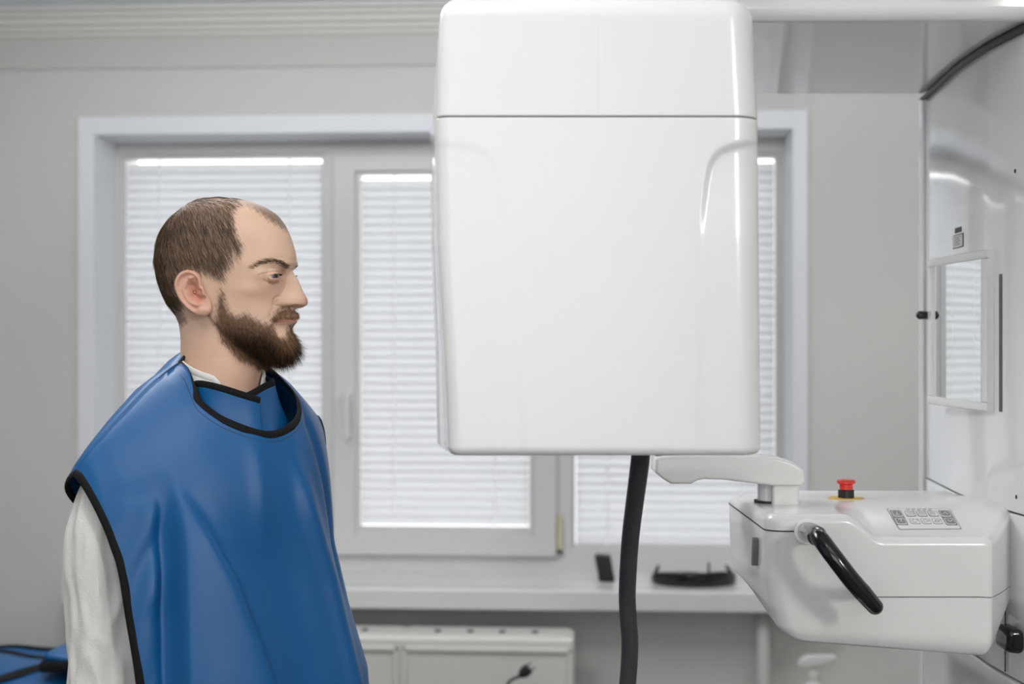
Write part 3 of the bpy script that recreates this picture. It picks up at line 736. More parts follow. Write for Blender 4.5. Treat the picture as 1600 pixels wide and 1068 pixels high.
# chin rest arm and its post
ap = [(1025, 715), (1023.7, 737.8), (1036, 748), (1049, 755.8), (1080.7, 755.8), (1090, 750.5), (1100, 748.6), (1132, 749.6), (1206.5, 758.8), (1252.5, 758.8), (1258, 753.5), (1255.6, 733), (1240, 722), (1215, 714.5), (1131.8, 711), (1076.8, 711.5), (1040, 711.5)]
d = 2.16
ol = round_poly([((p[0]-800)/F_PX*d, Z((534-p[1])/F_PX*d)) for p in ap], 0.006, 4)
mk('chin_rest_arm', *prism(ol, d, d+0.075, 0.005, 0.006, 1, 5, axes=(0, 2, 1)), M['box'], mach, True)
mk('arm_pivot', *lathe([(0, 0), (0.017, 0), (0.017, 0.012), (0, 0.014)], 28, (P3(1045, 713, d)[0], d+0.035, Z((534-713)/F_PX*d)-0.002)), M['mblack'], mach)
x0, x1 = (1207-800)/F_PX*2.17, (1250-800)/F_PX*2.17
mk('chin_rest_post', *prism(round_poly([(x0, 2.17), (x1, 2.17), (x1, 2.24), (x0-0.0, 2.24)], 0.006, 4), ZTOP-0.012, Z(-0.212), 0, 0, 1), M['box'], mach, True)
mk('post_sleeve', *tube([(x0+0.004, 2.205, ZTOP-0.004), (x0+0.004, 2.205, Z(-0.214))], 0.021, 28), M['column'], mach)
mk('post_gasket', *tube([(x0+0.004, 2.205, ZTOP-0.004), (x0+0.004, 2.205, ZTOP+0.0022)], 0.026, 28), M['darkseam'], mach)

# black sleeve hanging from the housing
def HP(px, py, d): return P3(px, py, d)
hs = [HP(1001, 690, 1.86), HP(1001, 712, 1.86), HP(997, 745, 1.88), HP(991, 790, 1.92), HP(985, 840, 1.95), HP(981.5, 890, 1.97), HP(980, 930, 1.98), HP(981.5, 965, 1.98), HP(984, 995, 1.98), HP(983.5, 1030, 1.98), HP(980.5, 1068, 1.98), HP(975, 1130, 1.98), HP(975, 1300, 1.99)]
e = hs[-1]; hs += [(e[0]+0.01, 2.0, 0.4), (e[0]+0.02, 2.02, 0.08), (e[0]+0.1, 2.1, 0.016), (e[0]+0.4, 2.3, 0.014), (0.8, 2.4, 0.016)]
hp_ = spline(hs, 150)
hr_ = np.interp(np.linspace(0, 1, 150), [0, 0.06, 0.18, 0.3, 1], [0.0125, 0.0122, 0.0118, 0.0105, 0.0105])
mk('cable_sleeve', *tube(hp_, hr_, 20), M['hose'], mach)
# foot of the machine
mk('floor_base', *prism(round_poly([(0.1, 1.98), (1.25, 1.85), (1.25, 2.75), (0.1, 2.62)], 0.08, 8), 0.0, 0.05, 0, 0.015, 1, 4), M['column'], mach, True)

# ---- table with the folded aprons at the left
tb = thing('side_table', (-1.55, 3.7, 0), 'pale side table in the lower left corner under a folded blue apron', 'table')
mk('table_top', *box(-2.1, -0.86, 3.4, 4.05, 0.61, 0.64), M['wood'], tb, True, mods=[bevel(0.004)])
for x in (-2.06, -0.9):
    for y in (3.44, 4.0): mk('leg', *box(x-0.02, x+0.02, y-0.02, y+0.02, 0, 0.61), M['chrome'], tb, True, mods=[bevel(0.003)])
fa = thing('folded_apron', (-1.45, 3.55, 0.64), 'folded blue lead apron with black straps lying on the side table', 'apron')
gx, gy = np.meshgrid(np.linspace(-1.80, -0.88, 60), np.linspace(3.42, 3.9, 30))
hfun = lambda x, y: 0.702+0.012*np.sin(x*9+1.0)+0.008*np.sin(y*16+x*5)+0.004*np.sin(x*31)
hz_ = hfun(gx, gy)
edge = np.minimum.reduce([(gx+1.80), (-0.88-gx), (gy-3.42), (3.9-gy)])/0.03
hz_ = 0.642+(hz_-0.642)*np.sqrt(np.clip(edge, 0, 1)*(2-np.clip(edge, 0, 1)))
V = np.stack([gx, gy, hz_], -1).reshape(-1, 3); Fc = [(r*60+c, r*60+c+1, (r+1)*60+c+1, (r+1)*60+c) for r in range(29) for c in range(59)]
mk('apron_fold', V, Fc, M['apron'], fa, True)
g2x, g2y = np.meshgrid(np.linspace(-1.15, -0.93, 24), np.linspace(3.5, 3.86, 20))
h2 = 0.742+0.008*np.sin(g2x*20)+0.006*np.sin(g2y*13)
V = np.stack([g2x, g2y, h2], -1).reshape(-1, 3); Fc = [(r*24+c, r*24+c+1, (r+1)*24+c+1, (r+1)*24+c) for r in range(19) for c in range(23)]
mk('apron_fold', V, Fc, M['apron'], fa, True, mods=[solid(0.02)])
rim = [(-1.155, 3.49, 0.742), (-1.05, 3.49, 0.746), (-0.93, 3.49, 0.742), (-0.925, 3.68, 0.745), (-0.93, 3.87, 0.742), (-1.155, 3.87, 0.742), (-1.16, 3.68, 0.742), (-1.155, 3.5, 0.742)]
mk('binding', *tube(spline(rim, 60), 0.009, 8, ry=0.014), M['trimtape'], fa)
rim = [(x, 3.872, 0.642+(float(hfun(x, 3.872))-0.642)*0.985) for x in np.linspace(-1.77, -1.12, 30)]
mk('binding', *tube(rim, 0.009, 8), M['trimtape'], fa)
def strapb(a, b, w):
    P = [np.array(a)+(np.array(b)-a)*t for t in np.linspace(0, 1, 20)]
    P = [(p[0], p[1], float(hfun(p[0], p[1]))+0.002) for p in P]
    mk('strap', *tube(P, w, 10, ry=0.004), M['trimtape'], fa)
strapb((-1.30, 3.48), (-1.10, 3.70), 0.03); strapb((-1.42, 3.80), (-1.14, 3.74), 0.016)
# ------------------------------------------------------------------ the man
from mathutils import noise as mnoise
AX = math.atan(455/F_PX); OX, OY = -455/F_PX*2.15, 2.15            # neck centre on the floor plan
HYAW = math.radians(25)
ex_ = np.array([math.cos(AX), math.sin(AX)]); en_ = np.array([math.sin(AX), -math.cos(AX)])   # forward-in-profile, towards the viewer side
fwd = ex_*math.cos(HYAW)+en_*math.sin(HYAW); near = en_*math.cos(HYAW)-ex_*math.sin(HYAW)
KX, KZ, KN = 0.000948*1.09, 0.000968, 0.00096
def HW(X, N, PY):
    """head space (profile column X, half-width N towards near side, row PY) to world"""
    a = (np.asarray(X, float)-345)*KX; n = np.asarray(N, float)*KN
    return np.stack([OX+fwd[0]*a+near[0]*n, OY+fwd[1]*a+near[1]*n, CAM_Z+(534-np.asarray(PY, float))*KZ], -1)
man = thing('person', (OX, OY, 0), 'bearded man in profile wearing a blue apron with black binding over a white shirt', 'person')

I = lambda tb: (np.array([p[0] for p in tb], float), np.array([p[1] for p in tb], float))
T_front = I([(308.5, 341), (309.5, 352), (311.5, 372), (315, 388), (321, 404), (328, 418), (337, 431), (348, 440), (358, 446), (370, 451.5), (384, 456), (395, 459), (404, 460.5), (411, 460.5), (418, 458.5), (425, 455.5),
   (432, 453), (440, 451.5), (455, 449), (470, 447), (485, 446), (500, 446), (515, 446.5), (530, 448), (540, 448), (547, 445), (553, 438), (558, 428), (562, 418), (568, 409), (576, 404), (590, 402), (608, 401), (640, 402)])
T_back = I([(308.5, 337), (310, 326), (313, 312), (320, 299), (329, 286), (340, 273.5), (353, 263), (371, 254), (388, 249.5), (403, 247), (421, 248), (440, 252), (462, 259), (480, 268), (494, 277), (510, 284), (534, 287), (560, 286), (600, 281), (640, 272)])
T_back = (T_back[0], 345-(345-T_back[1])*np.interp(T_back[0], [308, 330, 480, 520], [1, .955, .955, 1]))
T_W = I([(308.5, 2), (310, 14), (313, 28), (320, 43), (330, 55), (345, 65), (365, 73), (385, 76.5), (405, 77.5), (430, 75.5), (450, 72), (470, 67), (490, 61), (510, 56), (530, 50)])
T_xm = I([(308, 339), (330, 325), (380, 312), (430, 312), (470, 322), (500, 336), (560, 345)])
T_JW = I([(460, 66), (480, 63), (500, 59.5), (515, 56), (530, 50), (545, 42), (556, 30), (564, 18)])
T_nose = I([(419, 456), (424, 457), (430, 460), (436, 464.5), (444, 468), (451, 471), (458, 474), (464, 477.3), (469, 479.5), (473, 480), (476.5, 479), (479, 475.5), (481, 472.5), (483, 463), (486, 457)])
T_nw = I([(419, 5), (426, 7), (436, 8.5), (448, 10), (456, 12.5), (462, 16), (468, 18.5), (474, 19), (478, 17), (481, 13), (484, 7), (486, 2)])
T_lip = I([(480, 448), (483, 456), (487, 460), (491, 462.5), (495, 464), (497.3, 463.4), (498.6, 459.5), (500, 462), (503, 462.6), (506, 460.5), (509, 457), (513, 455), (518, 455.5), (526, 458), (535, 459), (543, 457.5), (550, 452), (556, 434), (560, 423)])
T_lw = I([(480, 10), (486, 20), (492, 26), (498, 29), (504, 26), (510, 22), (518, 22), (530, 25), (542, 23), (552, 15), (560, 0)])
T_nf = I([(440, 380), (500, 392), (545, 400), (575, 404), (608, 401), (640, 402)])
T_nW = I([(440, 50), (500, 53), (545, 55), (590, 58), (610, 61), (640, 68)])
_pc = {}
def tv(T, v):
    k = id(T)
    if k not in _pc:
        x, y = T; h = np.diff(x); d = np.diff(y)/h; m_ = np.zeros(len(x)); m_[0], m_[-1] = d[0], d[-1]
        w1, w2 = 2*h[1:]+h[:-1], h[1:]+2*h[:-1]; ok = d[:-1]*d[1:] > 0
        m_[1:-1] = np.where(ok, (w1+w2)/(w1/np.where(ok, d[:-1], 1)+w2/np.where(ok, d[1:], 1)), 0); _pc[k] = m_
    x, y = T; m_ = _pc[k]; v = np.clip(v, x[0], x[-1]); i = np.clip(np.searchsorted(x, v, side='right')-1, 0, len(x)-2); h = x[i+1]-x[i]; t = (v-x[i])/h
    return (2*t**3-3*t*t+1)*y[i]+(t**3-2*t*t+t)*h*m_[i]+(3*t*t-2*t**3)*y[i+1]+(t**3-t*t)*h*m_[i+1]
jawline = [(250, 474), (340, 484), (352, 498), (359, 511), (370, 522), (388, 537), (408, 548), (426, 557), (440, 561), (480, 566)]
def smax(a, b, k): h_ = np.maximum(k-np.abs(a-b), 0)/k; return np.maximum(a, b)+h_*h_*k/4
S15, C15 = math.sin(HYAW), math.cos(HYAW)*1.09
def app(X, N): return 345+(X-345)*C15-np.abs(N)*S15          # where a near-side point shows in profile
def unapp(px, N): return 345+(px-345+np.abs(N)*S15)/C15
def ell(x, x0, x1, xm, wd, pb, pf):
    a = np.where(x < xm, (xm-x)/max(xm-x0, 1e-6), (x-xm)/max(x1-xm, 1e-6)); p = np.where(x < xm, pb, pf)
    return np.where(a < 1, wd*np.maximum(1-np.clip(a, 0, 1)**p, 0)**(1/p), 0)
def half(x, v):
    xf, xb, xm = tv(T_front, v), tv(T_back, v), tv(T_xm, v)
    hs = ell(x, xb, xf, xm, tv(T_W, v), 2.15, 2.0)
    if v > 455:
        b = sm((v-460)/45)
        neck = ell(x, xb, tv(T_nf, v), (xb+tv(T_nf, v))/2, tv(T_nW, v), 2.1, 2.1)
        xf2 = xf if v < 575 else xf
        jw = ell(x, 326, xf2, 356, tv(T_JW, v), 1.5, 2.0)
        jl = np.interp(x, [p[0] for p in jawline], [p[1] for p in jawline])
        jw = jw*sm((jl+4-v)/13)
        hh = smax(jw, neck, 5.0)-1.25*np.exp(-np.maximum(jw, neck))
        hs = hs*(1-b)+np.maximum(hh, 0)*b
    if 416 < v < 488:
        xn = tv(T_nose, v) if 419 < v < 486 else xf; xb_ = xf-16; wn = tv(T_nw, v)*sm((v-416)/6)*sm((488-v)/4)
        q = np.clip((x-xb_)/max(xn-xb_, 1), 0, 1)
        hn = np.where(x > xb_-1, wn*np.sqrt(np.maximum(1-q**2.2, 0)), 0)
        hs = np.where(x <= max(xf, xn), np.maximum(smax(hs, hn, 3.0)-0.75*np.exp(-np.maximum(hs, hn)), 0), 0)
    if 480 < v < 560:
        xl = tv(T_lip, v); xb_ = xf-18; wl = tv(T_lw, v)
        q = np.clip((x-xb_)/max(xl-xb_, 1), 0, 1)
        hn = np.where(x > xb_-1, wl*np.sqrt(np.maximum(1-q**2.0, 0)), 0)
        hs = np.where(x <= max(xl, xf), np.maximum(smax(hs, hn, 5)-1.25*np.exp(-np.maximum(hs, hn)), 0), 0)
    return np.maximum(hs, 0)
NC = 150
rows = np.r_[308.5+(1-np.cos(np.linspace(0, math.pi/2, 22)))*12, np.arange(321.5, 404, 1.5), np.arange(404, 514, 0.75), np.arange(514, 640.1, 1.5)]
HX, HN, HV = [], [], []
for v in rows:
    xb = tv(T_back, v); xf = tv(T_front, v)
    if 419 < v < 486: xf = max(xf, tv(T_nose, v))
    if 480 < v < 560: xf = max(xf, tv(T_lip, v))
    t = np.linspace(0, math.pi, 1600); xs = (xb+xf)/2-np.cos(t)*(xf-xb)/2
    h = half(xs, v); h[0] = 0; h[-1] = 0
    wgt = np.hypot(np.diff(xs), np.diff(h)); wgt *= 1+1.3*sm((0.5*(xs[1:]+xs[:-1])-395)/20)
    s = np.r_[0, np.cumsum(wgt)]; q = np.linspace(0, s[-1], NC)
    HX.append(np.interp(q, s, xs)); HN.append(np.interp(q, s, h)); HV.append(np.full(NC, v))
HX, HN, HV = np.array(HX), np.array(HN), np.array(HV)
# light smoothing along the columns to melt row-to-row steps away from the profile line
for A_ in (HX, HN):
    K = A_.copy(); K[1:-1] = 0.25*A_[:-2]+0.5*A_[1:-1]+0.25*A_[2:]
    wgt = np.clip(np.minimum(np.arange(NC), NC-1-np.arange(NC))/8.0, 0, 1)[None, :]
    A_ += (K-A_)*wgt
G = lambda x, y, x0, y0, sx, sy: np.exp(-((x-x0)/sx)**2-((y-y0)/sy)**2)
# sculpting: temples, cheekbones, cheeks, sockets, brow, nasolabial fold, neck cord
EYC = (435.5, 30.5, 434.3); ER = 11.9
def sculpt(X, N, V):
    X = X.copy(); N = N.copy(); V = V.copy()
    fr = sm((X-392)/30)
    N += (-3.5*G(X, V, 415, 398, 16, 22) + 3.0*G(X, V, 418, 456, 22, 11) - 2.5*G(X, V, 405, 494, 18, 16))*sm((N-14)/10)
    soc = np.exp(-((N-33)/13)**2-((V-431)/10.5)**2)*fr; X -= 1.5*soc
    soc2 = np.exp(-((N-17)/7)**2-((V-429)/9)**2)*fr; X -= 3.5*soc2
    X += 3.2*np.exp(-((N-30)/17)**2-((V-414)/5.5)**2)*fr
    X += 3.0*np.exp(-((N-34)/16)**2-((V-447)/7)**2)*fr            # lower orbital rim
    # fold from nose wing to mouth corner
    tt = np.clip((V-470)/30, 0, 1); n0 = 21+10*tt
    X -= 1.2*np.exp(-((N-n0)/3.2)**2)*sm((V-468)/6)*sm((503-V)/8)*fr
    # nose wing crease
    X -= 1.6*np.exp(-((np.hypot((N-18.5)*1.0, (V-472)*1.0)-7.0)/1.8)**2)*(N > 17)*fr
    # nostril
    V -= 9.0*np.exp(-((N-10.0)/3.4)**2)*np.exp(-((X-465)/7)**2)*np.exp(-((V-480.0)/1.9)**2)
    N += 6.0*np.exp(-((X-429)/11)**2-((V-433)/10)**2)*sm((N-24)/10)
    # eyelids hug the eyeball, almond opening
    dx, dn, dv = X-EYC[0], N-EYC[1], V-EYC[2]
    r = np.sqrt(dx*dx+dn*dn+dv*dv)+1e-6; RL = 12.9
    az = np.arctan2(dn, dx); el = np.arcsin(np.clip(-dv/r, -1, 1))
    region = sm((RL+9-r)/9)*(dx > -9)*(N > 8)
    rn = smax(r, np.full_like(r, RL), 6.0)-0.2
    azc = (az-0.25)/math.radians(70); up = math.radians(14)*np.maximum(1-azc**2, -1)+math.radians(2); lo = -math.radians(15.5)*np.maximum(1-azc**2, -1)+math.radians(1)
    inside = sm((up-el)/0.07+0.5)*sm((el-lo)/0.07+0.5)*(np.abs(az) < 1.5)
    rn = rn-(rn-(ER-1.3))*inside*sm((RL+6-r)/3)
    # lid crease above
    crease = np.exp(-((el-math.radians(35))/0.10)**2)*sm((1.45-np.abs(az))/0.5)
    rn -= 0.5*crease
    k = np.where(region > 0, region*(rn/r-1), 0); k = k*sm((1.95-np.abs(az))/0.6)
    return X+dx*k, np.maximum(N+dn*k, 0), V+dv*k
SX, SN, SV = sculpt(HX, HN, HV)
SN[:, 0] = 0; SN[:, -1] = 0
nr = len(rows)
near_P = HW(SX, SN, SV); far_P = HW(SX, -SN, SV)
# closed rings: near side back->front, far side front->back
ringP = np.concatenate([near_P, far_P[:, -2:0:-1]], axis=1)       # (nr, 2NC-2, 3)
ringX = np.concatenate([SX, SX[:, -2:0:-1]], 1); ringN = np.concatenate([SN, SN[:, -2:0:-1]], 1); ringV = np.concatenate([SV, SV[:, -2:0:-1]], 1)
M2 = 2*NC-2
LD = np.array([-0.7071, -0.7071]); FD = np.array([0.7071, -0.7071])     # torso frame: near shoulder, chest
# torso rings continue the neck (turned 45 degrees towards the room)
last = ringP[-1]; cen = last[:, :2].mean(0)
ang = np.arctan2((last[:, :2]-cen)@FD, (last[:, :2]-cen)@LD)
tors = []
for z, aL, aF, oF in [(-0.125, .078, .068, .0), (-0.15, .11, .075, .0), (-0.18, .155, .085, .0), (-0.215, .178, .095, .005), (-0.27, .18, .10, .012), (-0.36, .168, .10, .02), (-0.46, .155, .096, .02), (-0.56, .155, .10, .012), (-0.66, .168, .105, .0), (-0.74, .17, .105, -.005), (-0.80, .15, .09, -.005)]:
    c = np.array([OX, OY])+FD*oF
    tors.append(np.c_[c+np.outer(np.cos(ang)*aL, LD)+np.outer(np.sin(ang)*aF, FD), np.full(M2, CAM_Z+z)])
allr = list(ringP)+tors
Vb = np.concatenate(allr); nR = len(allr)
i = np.arange(M2); j = (i+1) % M2
Fb = np.concatenate([np.stack([k*M2+i, (k+1)*M2+i, (k+1)*M2+j, k*M2+j], 1) for k in range(nR-1)])
# vertex colours of the skin
def skincol(X0, N, V):
    X = app(X0, N)
    c = np.ones(X.shape+(3,))*np.array(srgb(214, 180, 157)[:3])
    def mixc(w, col): nonlocal c; c = c*(1-w[..., None])+np.array(srgb(*col)[:3])*w[..., None]
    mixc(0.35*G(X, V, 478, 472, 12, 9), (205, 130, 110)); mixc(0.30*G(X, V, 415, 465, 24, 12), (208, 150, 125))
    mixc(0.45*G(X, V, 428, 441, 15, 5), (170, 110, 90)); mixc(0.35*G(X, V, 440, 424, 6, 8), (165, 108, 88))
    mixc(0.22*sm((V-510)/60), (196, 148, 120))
    mixc(0.6*np.exp(-(sdist(X, V, [(402, 432), (411, 428.8), (424, 426), (434, 427)])/1.1)**2), (140, 92, 72)); mixc(0.5*np.exp(-(sdist(X, V, [(410, 439), (421, 444), (433, 442)])/2.2)**2), (176, 112, 90)); mixc(0.5*G(X, V, 441, 427, 5, 6), (140, 84, 66))  # lid crease and inner-corner shade put into the colour, plus lower-lid redness
    lips = sm((29-N)/4)*np.maximum(np.exp(-((V-496.6)/1.4)**4), np.exp(-((V-501.5)/3)**4))*sm((X-424)/6)
    mixc(0.75*lips, (178, 105, 92))
    # scalp under short hair, beard shadow, brow
    w1 = sm((sgn(X, V, HAIRP)+wob(X, V))/12+0.45)
    top = sm((332-V)/14)*sm((X-330)/40); mixc(w1*(0.80-0.25*top), (96, 76, 60))
    w2 = sm((sgn(X, V, BEARDP)+wob(X, V))/14+0.3)*sm((X-325)/10)
    mixc(w2*0.85, (88, 58, 42))
    lidl = sm((V-429.0)/1.5)*sm((440-V)/4)*0
    return c
HAIRP = [(446, 363), (436, 358), (421, 350), (406, 338), (393, 330), (380, 325), (369, 329), (363, 337), (364, 350), (366, 368), (377, 386), (371, 396), (362, 402), (355, 406), (351, 420), (343, 441), (337, 438), (327, 431),
         (314, 429), (305, 426), (296, 423), (286, 426), (278, 435), (276, 450), (281, 468), (285, 486), (293, 503), (281, 512), (200, 500), (200, 280), (460, 280), (460, 352)]
BEARDP = [(344, 450), (350, 461), (353, 475), (360, 487), (370, 493), (383, 488), (396, 496), (411, 504), (421, 504), (419, 496), (427, 487), (438, 480), (452, 481), (462, 483.5), (470, 488), (468, 494), (455, 495.5), (440, 495.5), (430, 499), (427, 508),
          (430, 518), (437, 525), (443, 527), (445, 517), (449, 507), (470, 506), (480, 540), (470, 562), (430, 572), (404, 570), (384, 562), (360, 545), (344, 528), (335, 508), (337, 490), (339, 470)]
def wob(X, V): return 2.2*np.sin(X*0.55+V*0.2)*np.sin(V*0.47-X*0.13)+1.4*np.sin(X*1.3-V*0.9)
def sgn(X, V, poly): return sdist(X, V, list(poly)+[poly[0]])*np.where(inpoly(X, V, poly), 1, -1)
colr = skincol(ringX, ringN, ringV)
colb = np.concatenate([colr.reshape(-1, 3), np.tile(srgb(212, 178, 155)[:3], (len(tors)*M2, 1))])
# ---- ear, as relief on a plate attached to the side of the head
ear_o = spline([(313, 432), (306, 427), (297, 425.3), (288, 428), (281, 436), (277.8, 448), (280.5, 461), (286, 472), (294, 483), (303, 490), (312, 494), (321, 494.5), (328.5, 489.5), (330, 480), (327, 470), (322, 460), (318, 448), (315.5, 438), (313, 432)], 97)[:-1]
ec = np.array([305.5, 459.0])
def earh(x, y):
    h = 0.5+0.30*(330-x)
    hel = [(315, 452), (313.5, 440), (309, 432.5), (302, 429), (295, 428.8), (287.5, 432.5), (282, 441), (281.2, 450), (284, 461), (289, 471), (297, 481), (305, 488)]
    anti = [(301, 438), (294.5, 445), (291.5, 455), (294.5, 466), (301, 474.5), (309, 478.5)]
    h += 5.2*np.exp(-(sdist(x, y, hel)/3.0)**2)+3.6*np.exp(-(sdist(x, y, anti)/3.2)**2)
    h += 2.6*np.exp(-(sdist(x, y, [(301, 438), (306, 436)])/2.4)**2)
    h -= 6.5*np.exp(-(sdist(x, y, [(304, 449), (306, 464), (312, 469)])/5.2)**2)
    h += 5.0*np.exp(-(sdist(x, y, [(319.5, 455), (320.5, 463)])/3.2)**2)+2.8*np.exp(-(sdist(x, y, [(311, 477), (315, 476)])/3)**2)
    h += 3.0*np.exp(-(sdist(x, y, [(316, 486), (322, 486)])/6)**2)
    return h
eV, eX, eY = [], [], []
rs = np.r_[np.linspace(0.09, 0.97, 33), 1.0, 1.0, 0.97, 0.90, 0.80, 0.66]
dr = np.r_[np.zeros(34), 2.4, 4.2, 7.0, 16.0, 30.0]-np.r_[np.zeros(33), 1.2, np.zeros(5)]*0
for k, (r, dd) in enumerate(zip(rs, dr)):
    q = ec+(ear_o-ec)*r; eX.append(q[:, 0]); eY.append(q[:, 1]); hh = earh(*q.T)
    edge = sm((1-r)/0.10)*0.0 if k < 33 else 0
    eV.append(72.5+hh-dd-(1.3 if 31 < k < 34 else 0))
eX, eY, eV = np.array(eX), np.array(eY), np.array(eV)
ne = len(ear_o)
def ear_mesh(side):
    P = HW(unapp(eX, 0.5*eV+38), side*eV, eY).reshape(-1, 3); hc0 = 72.5+float(earh(*ec)); P = np.vstack([P, P[:ne].mean(0)[None]])
    k = np.arange(ne); l = (k+1) % ne
    f = [np.stack([r*ne+k, r*ne+l, (r+1)*ne+l, (r+1)*ne+k], 1) for r in range(len(rs)-1)]
    f = np.concatenate(f); tri = np.stack([k, l, np.full(ne, len(P)-1), np.full(ne, len(P)-1)], 1)
    c0 = np.ones((len(P), 3))*np.array(srgb(210, 166, 145)[:3])
    w_ = np.r_[np.clip((eV-72.5-earh(eX, eY)*0.0-6)/10, 0, 1).ravel(), 0]
    dp = np.exp(-(sdist(np.r_[eX.ravel(), ec[0]], np.r_[eY.ravel(), ec[1]], [(304, 449), (306, 464), (312, 469)])/7)**2)
    c0 = c0*(1-0.55*dp[:, None])+np.array(srgb(186, 104, 84)[:3])*0.55*dp[:, None]
    return P, f, tri, c0
parts_V, parts_F, parts_T, parts_C = [Vb], [Fb], [], [colb]; off = len(Vb)
for sd in (1, -1):
    P, f, tri, c0 = ear_mesh(sd); 
    if sd < 0: f = f[:, ::-1]; tri = tri[:, [1, 0, 2, 3]]
    parts_V.append(P); parts_F.append(f+off); parts_T += [(a+off, b+off, c+off) for a, b, c, _ in tri.tolist()]; parts_C.append(c0); off += len(P)
# ---- arms and hands (hang beside the body, hands below the picture)
def W2(l, Fv, z): return np.array([OX+LD[0]*l+FD[0]*Fv, OY+LD[1]*l+FD[1]*Fv, CAM_Z+z])
def add_tube(P, r, n=20, ry=None):
    global off
    v, f = tube(P, r, n, ry); v = np.asarray(v); parts_V.append(v); q = [g for g in f if len(g) == 4]
    parts_F.append(np.array(q)+off)
    for g in f:
        if len(g) != 4: parts_T.extend([(g[0]+off, g[k]+off, g[k+1]+off) for k in range(1, len(g)-1)])
    parts_C.append(np.tile(srgb(214, 168, 143)[:3], (len(v), 1))); off += len(v)
for sd in (1, -1):
    L = 0.185 if sd > 0 else -0.175; o_ = 0.012
    sh = W2(.16, 0.0, -0.20); el = W2(.187, -0.008, -0.50); wr = W2(.19, 0.04, -0.745)
    if sd < 0: sh = W2(-.14, -.03, -.2); el = W2(-.153, -.047, -0.50); wr = W2(-.175, .005, -0.745)
    P = spline([sh, (sh+el)/2, el, (el+wr)/2, wr], 30)
    P_, R_ = capped(P, np.interp(np.linspace(0, 1, 30), [0, .2, .5, .62, 1], [0.048, 0.046, 0.040, 0.038, 0.026]), 6)
    add_tube(P_, R_)
    dn_ = np.array([0, 0, -1.0]); f3 = np.array([FD[0], FD[1], 0]); l3 = np.array([LD[0], LD[1], 0])*sd
    palm = [wr, wr-(0, 0, 0.03), wr-(0, 0, 0.065)+f3*0.004, wr-(0, 0, 0.095)+f3*0.006]
    v = tube(spline(palm, 10), np.interp(np.arange(10), [0, 3, 7, 9], [0.024, 0.036, 0.041, 0.036]), 20, ry=np.interp(np.arange(10), [0, 3, 9], [0.018, 0.016, 0.013]), U=np.tile(f3, (10, 1)))
    V_, F_ = v; parts_V.append(V_); parts_F.append(np.array([g for g in F_ if len(g) == 4])+off); 
    for g in F_:
        if len(g) != 4: parts_T.extend([(g[0]+off, g[k]+off, g[k+1]+off) for k in range(1, len(g)-1)])
    parts_C.append(np.tile(srgb(214, 168, 143)[:3], (len(V_), 1))); off += len(V_)
    for k, (fo, ln) in enumerate([(0.030, 0.072), (0.011, 0.080), (-0.009, 0.074), (-0.028, 0.058)]):
        b0 = wr-(0, 0, 0.085)+f3*(fo+0.006); c1 = -l3*0.35
        p1 = b0+dn_*ln*0.5-l3*0.004; p2 = p1+(dn_*0.85+c1)*ln*0.32; p3 = p2+(dn_*0.65+c1*1.6)*ln*0.28
        A, R = capped(spline([b0, p1, p2, p3], 14), np.linspace(0.0092, 0.0072, 14), 5); add_tube(A, R, 12)
    b0 = wr-(0, 0, 0.03)+f3*0.026
    A, R = capped(spline([b0, b0+dn_*0.03+f3*0.018-l3*0.006, b0+dn_*0.06+f3*0.022-l3*0.012], 12), np.linspace(0.013, 0.009, 12), 5); add_tube(A, R, 12)
Vall = np.concatenate(parts_V); Fall = np.concatenate(parts_F)
T_ = np.array(parts_T)
loops = np.concatenate([Fall.ravel(), T_.ravel()]); starts = np.concatenate([np.arange(len(Fall))*4, len(Fall)*4+np.arange(len(T_))*3])
me = bpy.data.meshes.new('body'); me.vertices.add(len(Vall)); ob = ORG[man.name]
me.vertices.foreach_set('co', (Vall-ob).astype(np.float32).ravel()); me.loops.add(len(loops)); me.loops.foreach_set('vertex_index', loops.astype(np.int32))
me.polygons.add(len(starts)); me.polygons.foreach_set('loop_start', starts.astype(np.int32)); me.update(calc_edges=True); me.validate()
me.polygons.foreach_set('use_smooth', [True]*len(me.polygons))
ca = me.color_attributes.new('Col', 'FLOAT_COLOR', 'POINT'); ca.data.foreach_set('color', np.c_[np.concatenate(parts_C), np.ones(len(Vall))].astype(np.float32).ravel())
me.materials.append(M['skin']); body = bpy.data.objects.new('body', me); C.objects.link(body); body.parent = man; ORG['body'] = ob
def setcol(o, c):
    a = o.data.color_attributes.new('Col', 'FLOAT_COLOR', 'POINT'); a.data.foreach_set('color', np.c_[c, np.ones(len(c))].astype(np.float32).ravel())
# eyeballs
for sd in (1, -1):
    c = HW([EYC[0]], [sd*EYC[1]], [EYC[2]])[0]; R = ER*0.00096
    th = np.linspace(0, math.radians(56), 40); ph = np.linspace(0, 2*math.pi, 48, endpoint=False)
    ga = math.radians(26); gz = np.array([fwd[0]*math.cos(ga)+near[0]*math.sin(ga), fwd[1]*math.cos(ga)+near[1]*math.sin(ga), 0.0]); u = np.array([-gz[1], gz[0], 0]); v3 = np.array([0, 0, 1.0])
    rr = [c+R*(1+0.05*math.exp(-(t/0.45)**2))*(math.cos(t)*gz+math.sin(t)*(np.outer(np.cos(ph), u)+np.outer(np.sin(ph), v3))) for t in th]
    e = mk('eyeball', *loft(rr), M['eye'], man)
    cc = []
    for t in th:
        col = (12, 10, 10) if t < 0.17 else ((84, 80, 68) if t < 0.46 else ((40, 36, 34) if t < 0.52 else (172, 152, 142)))
        cc += [srgb(*col)[:3]]*48
    setcol(e, np.array(cc))

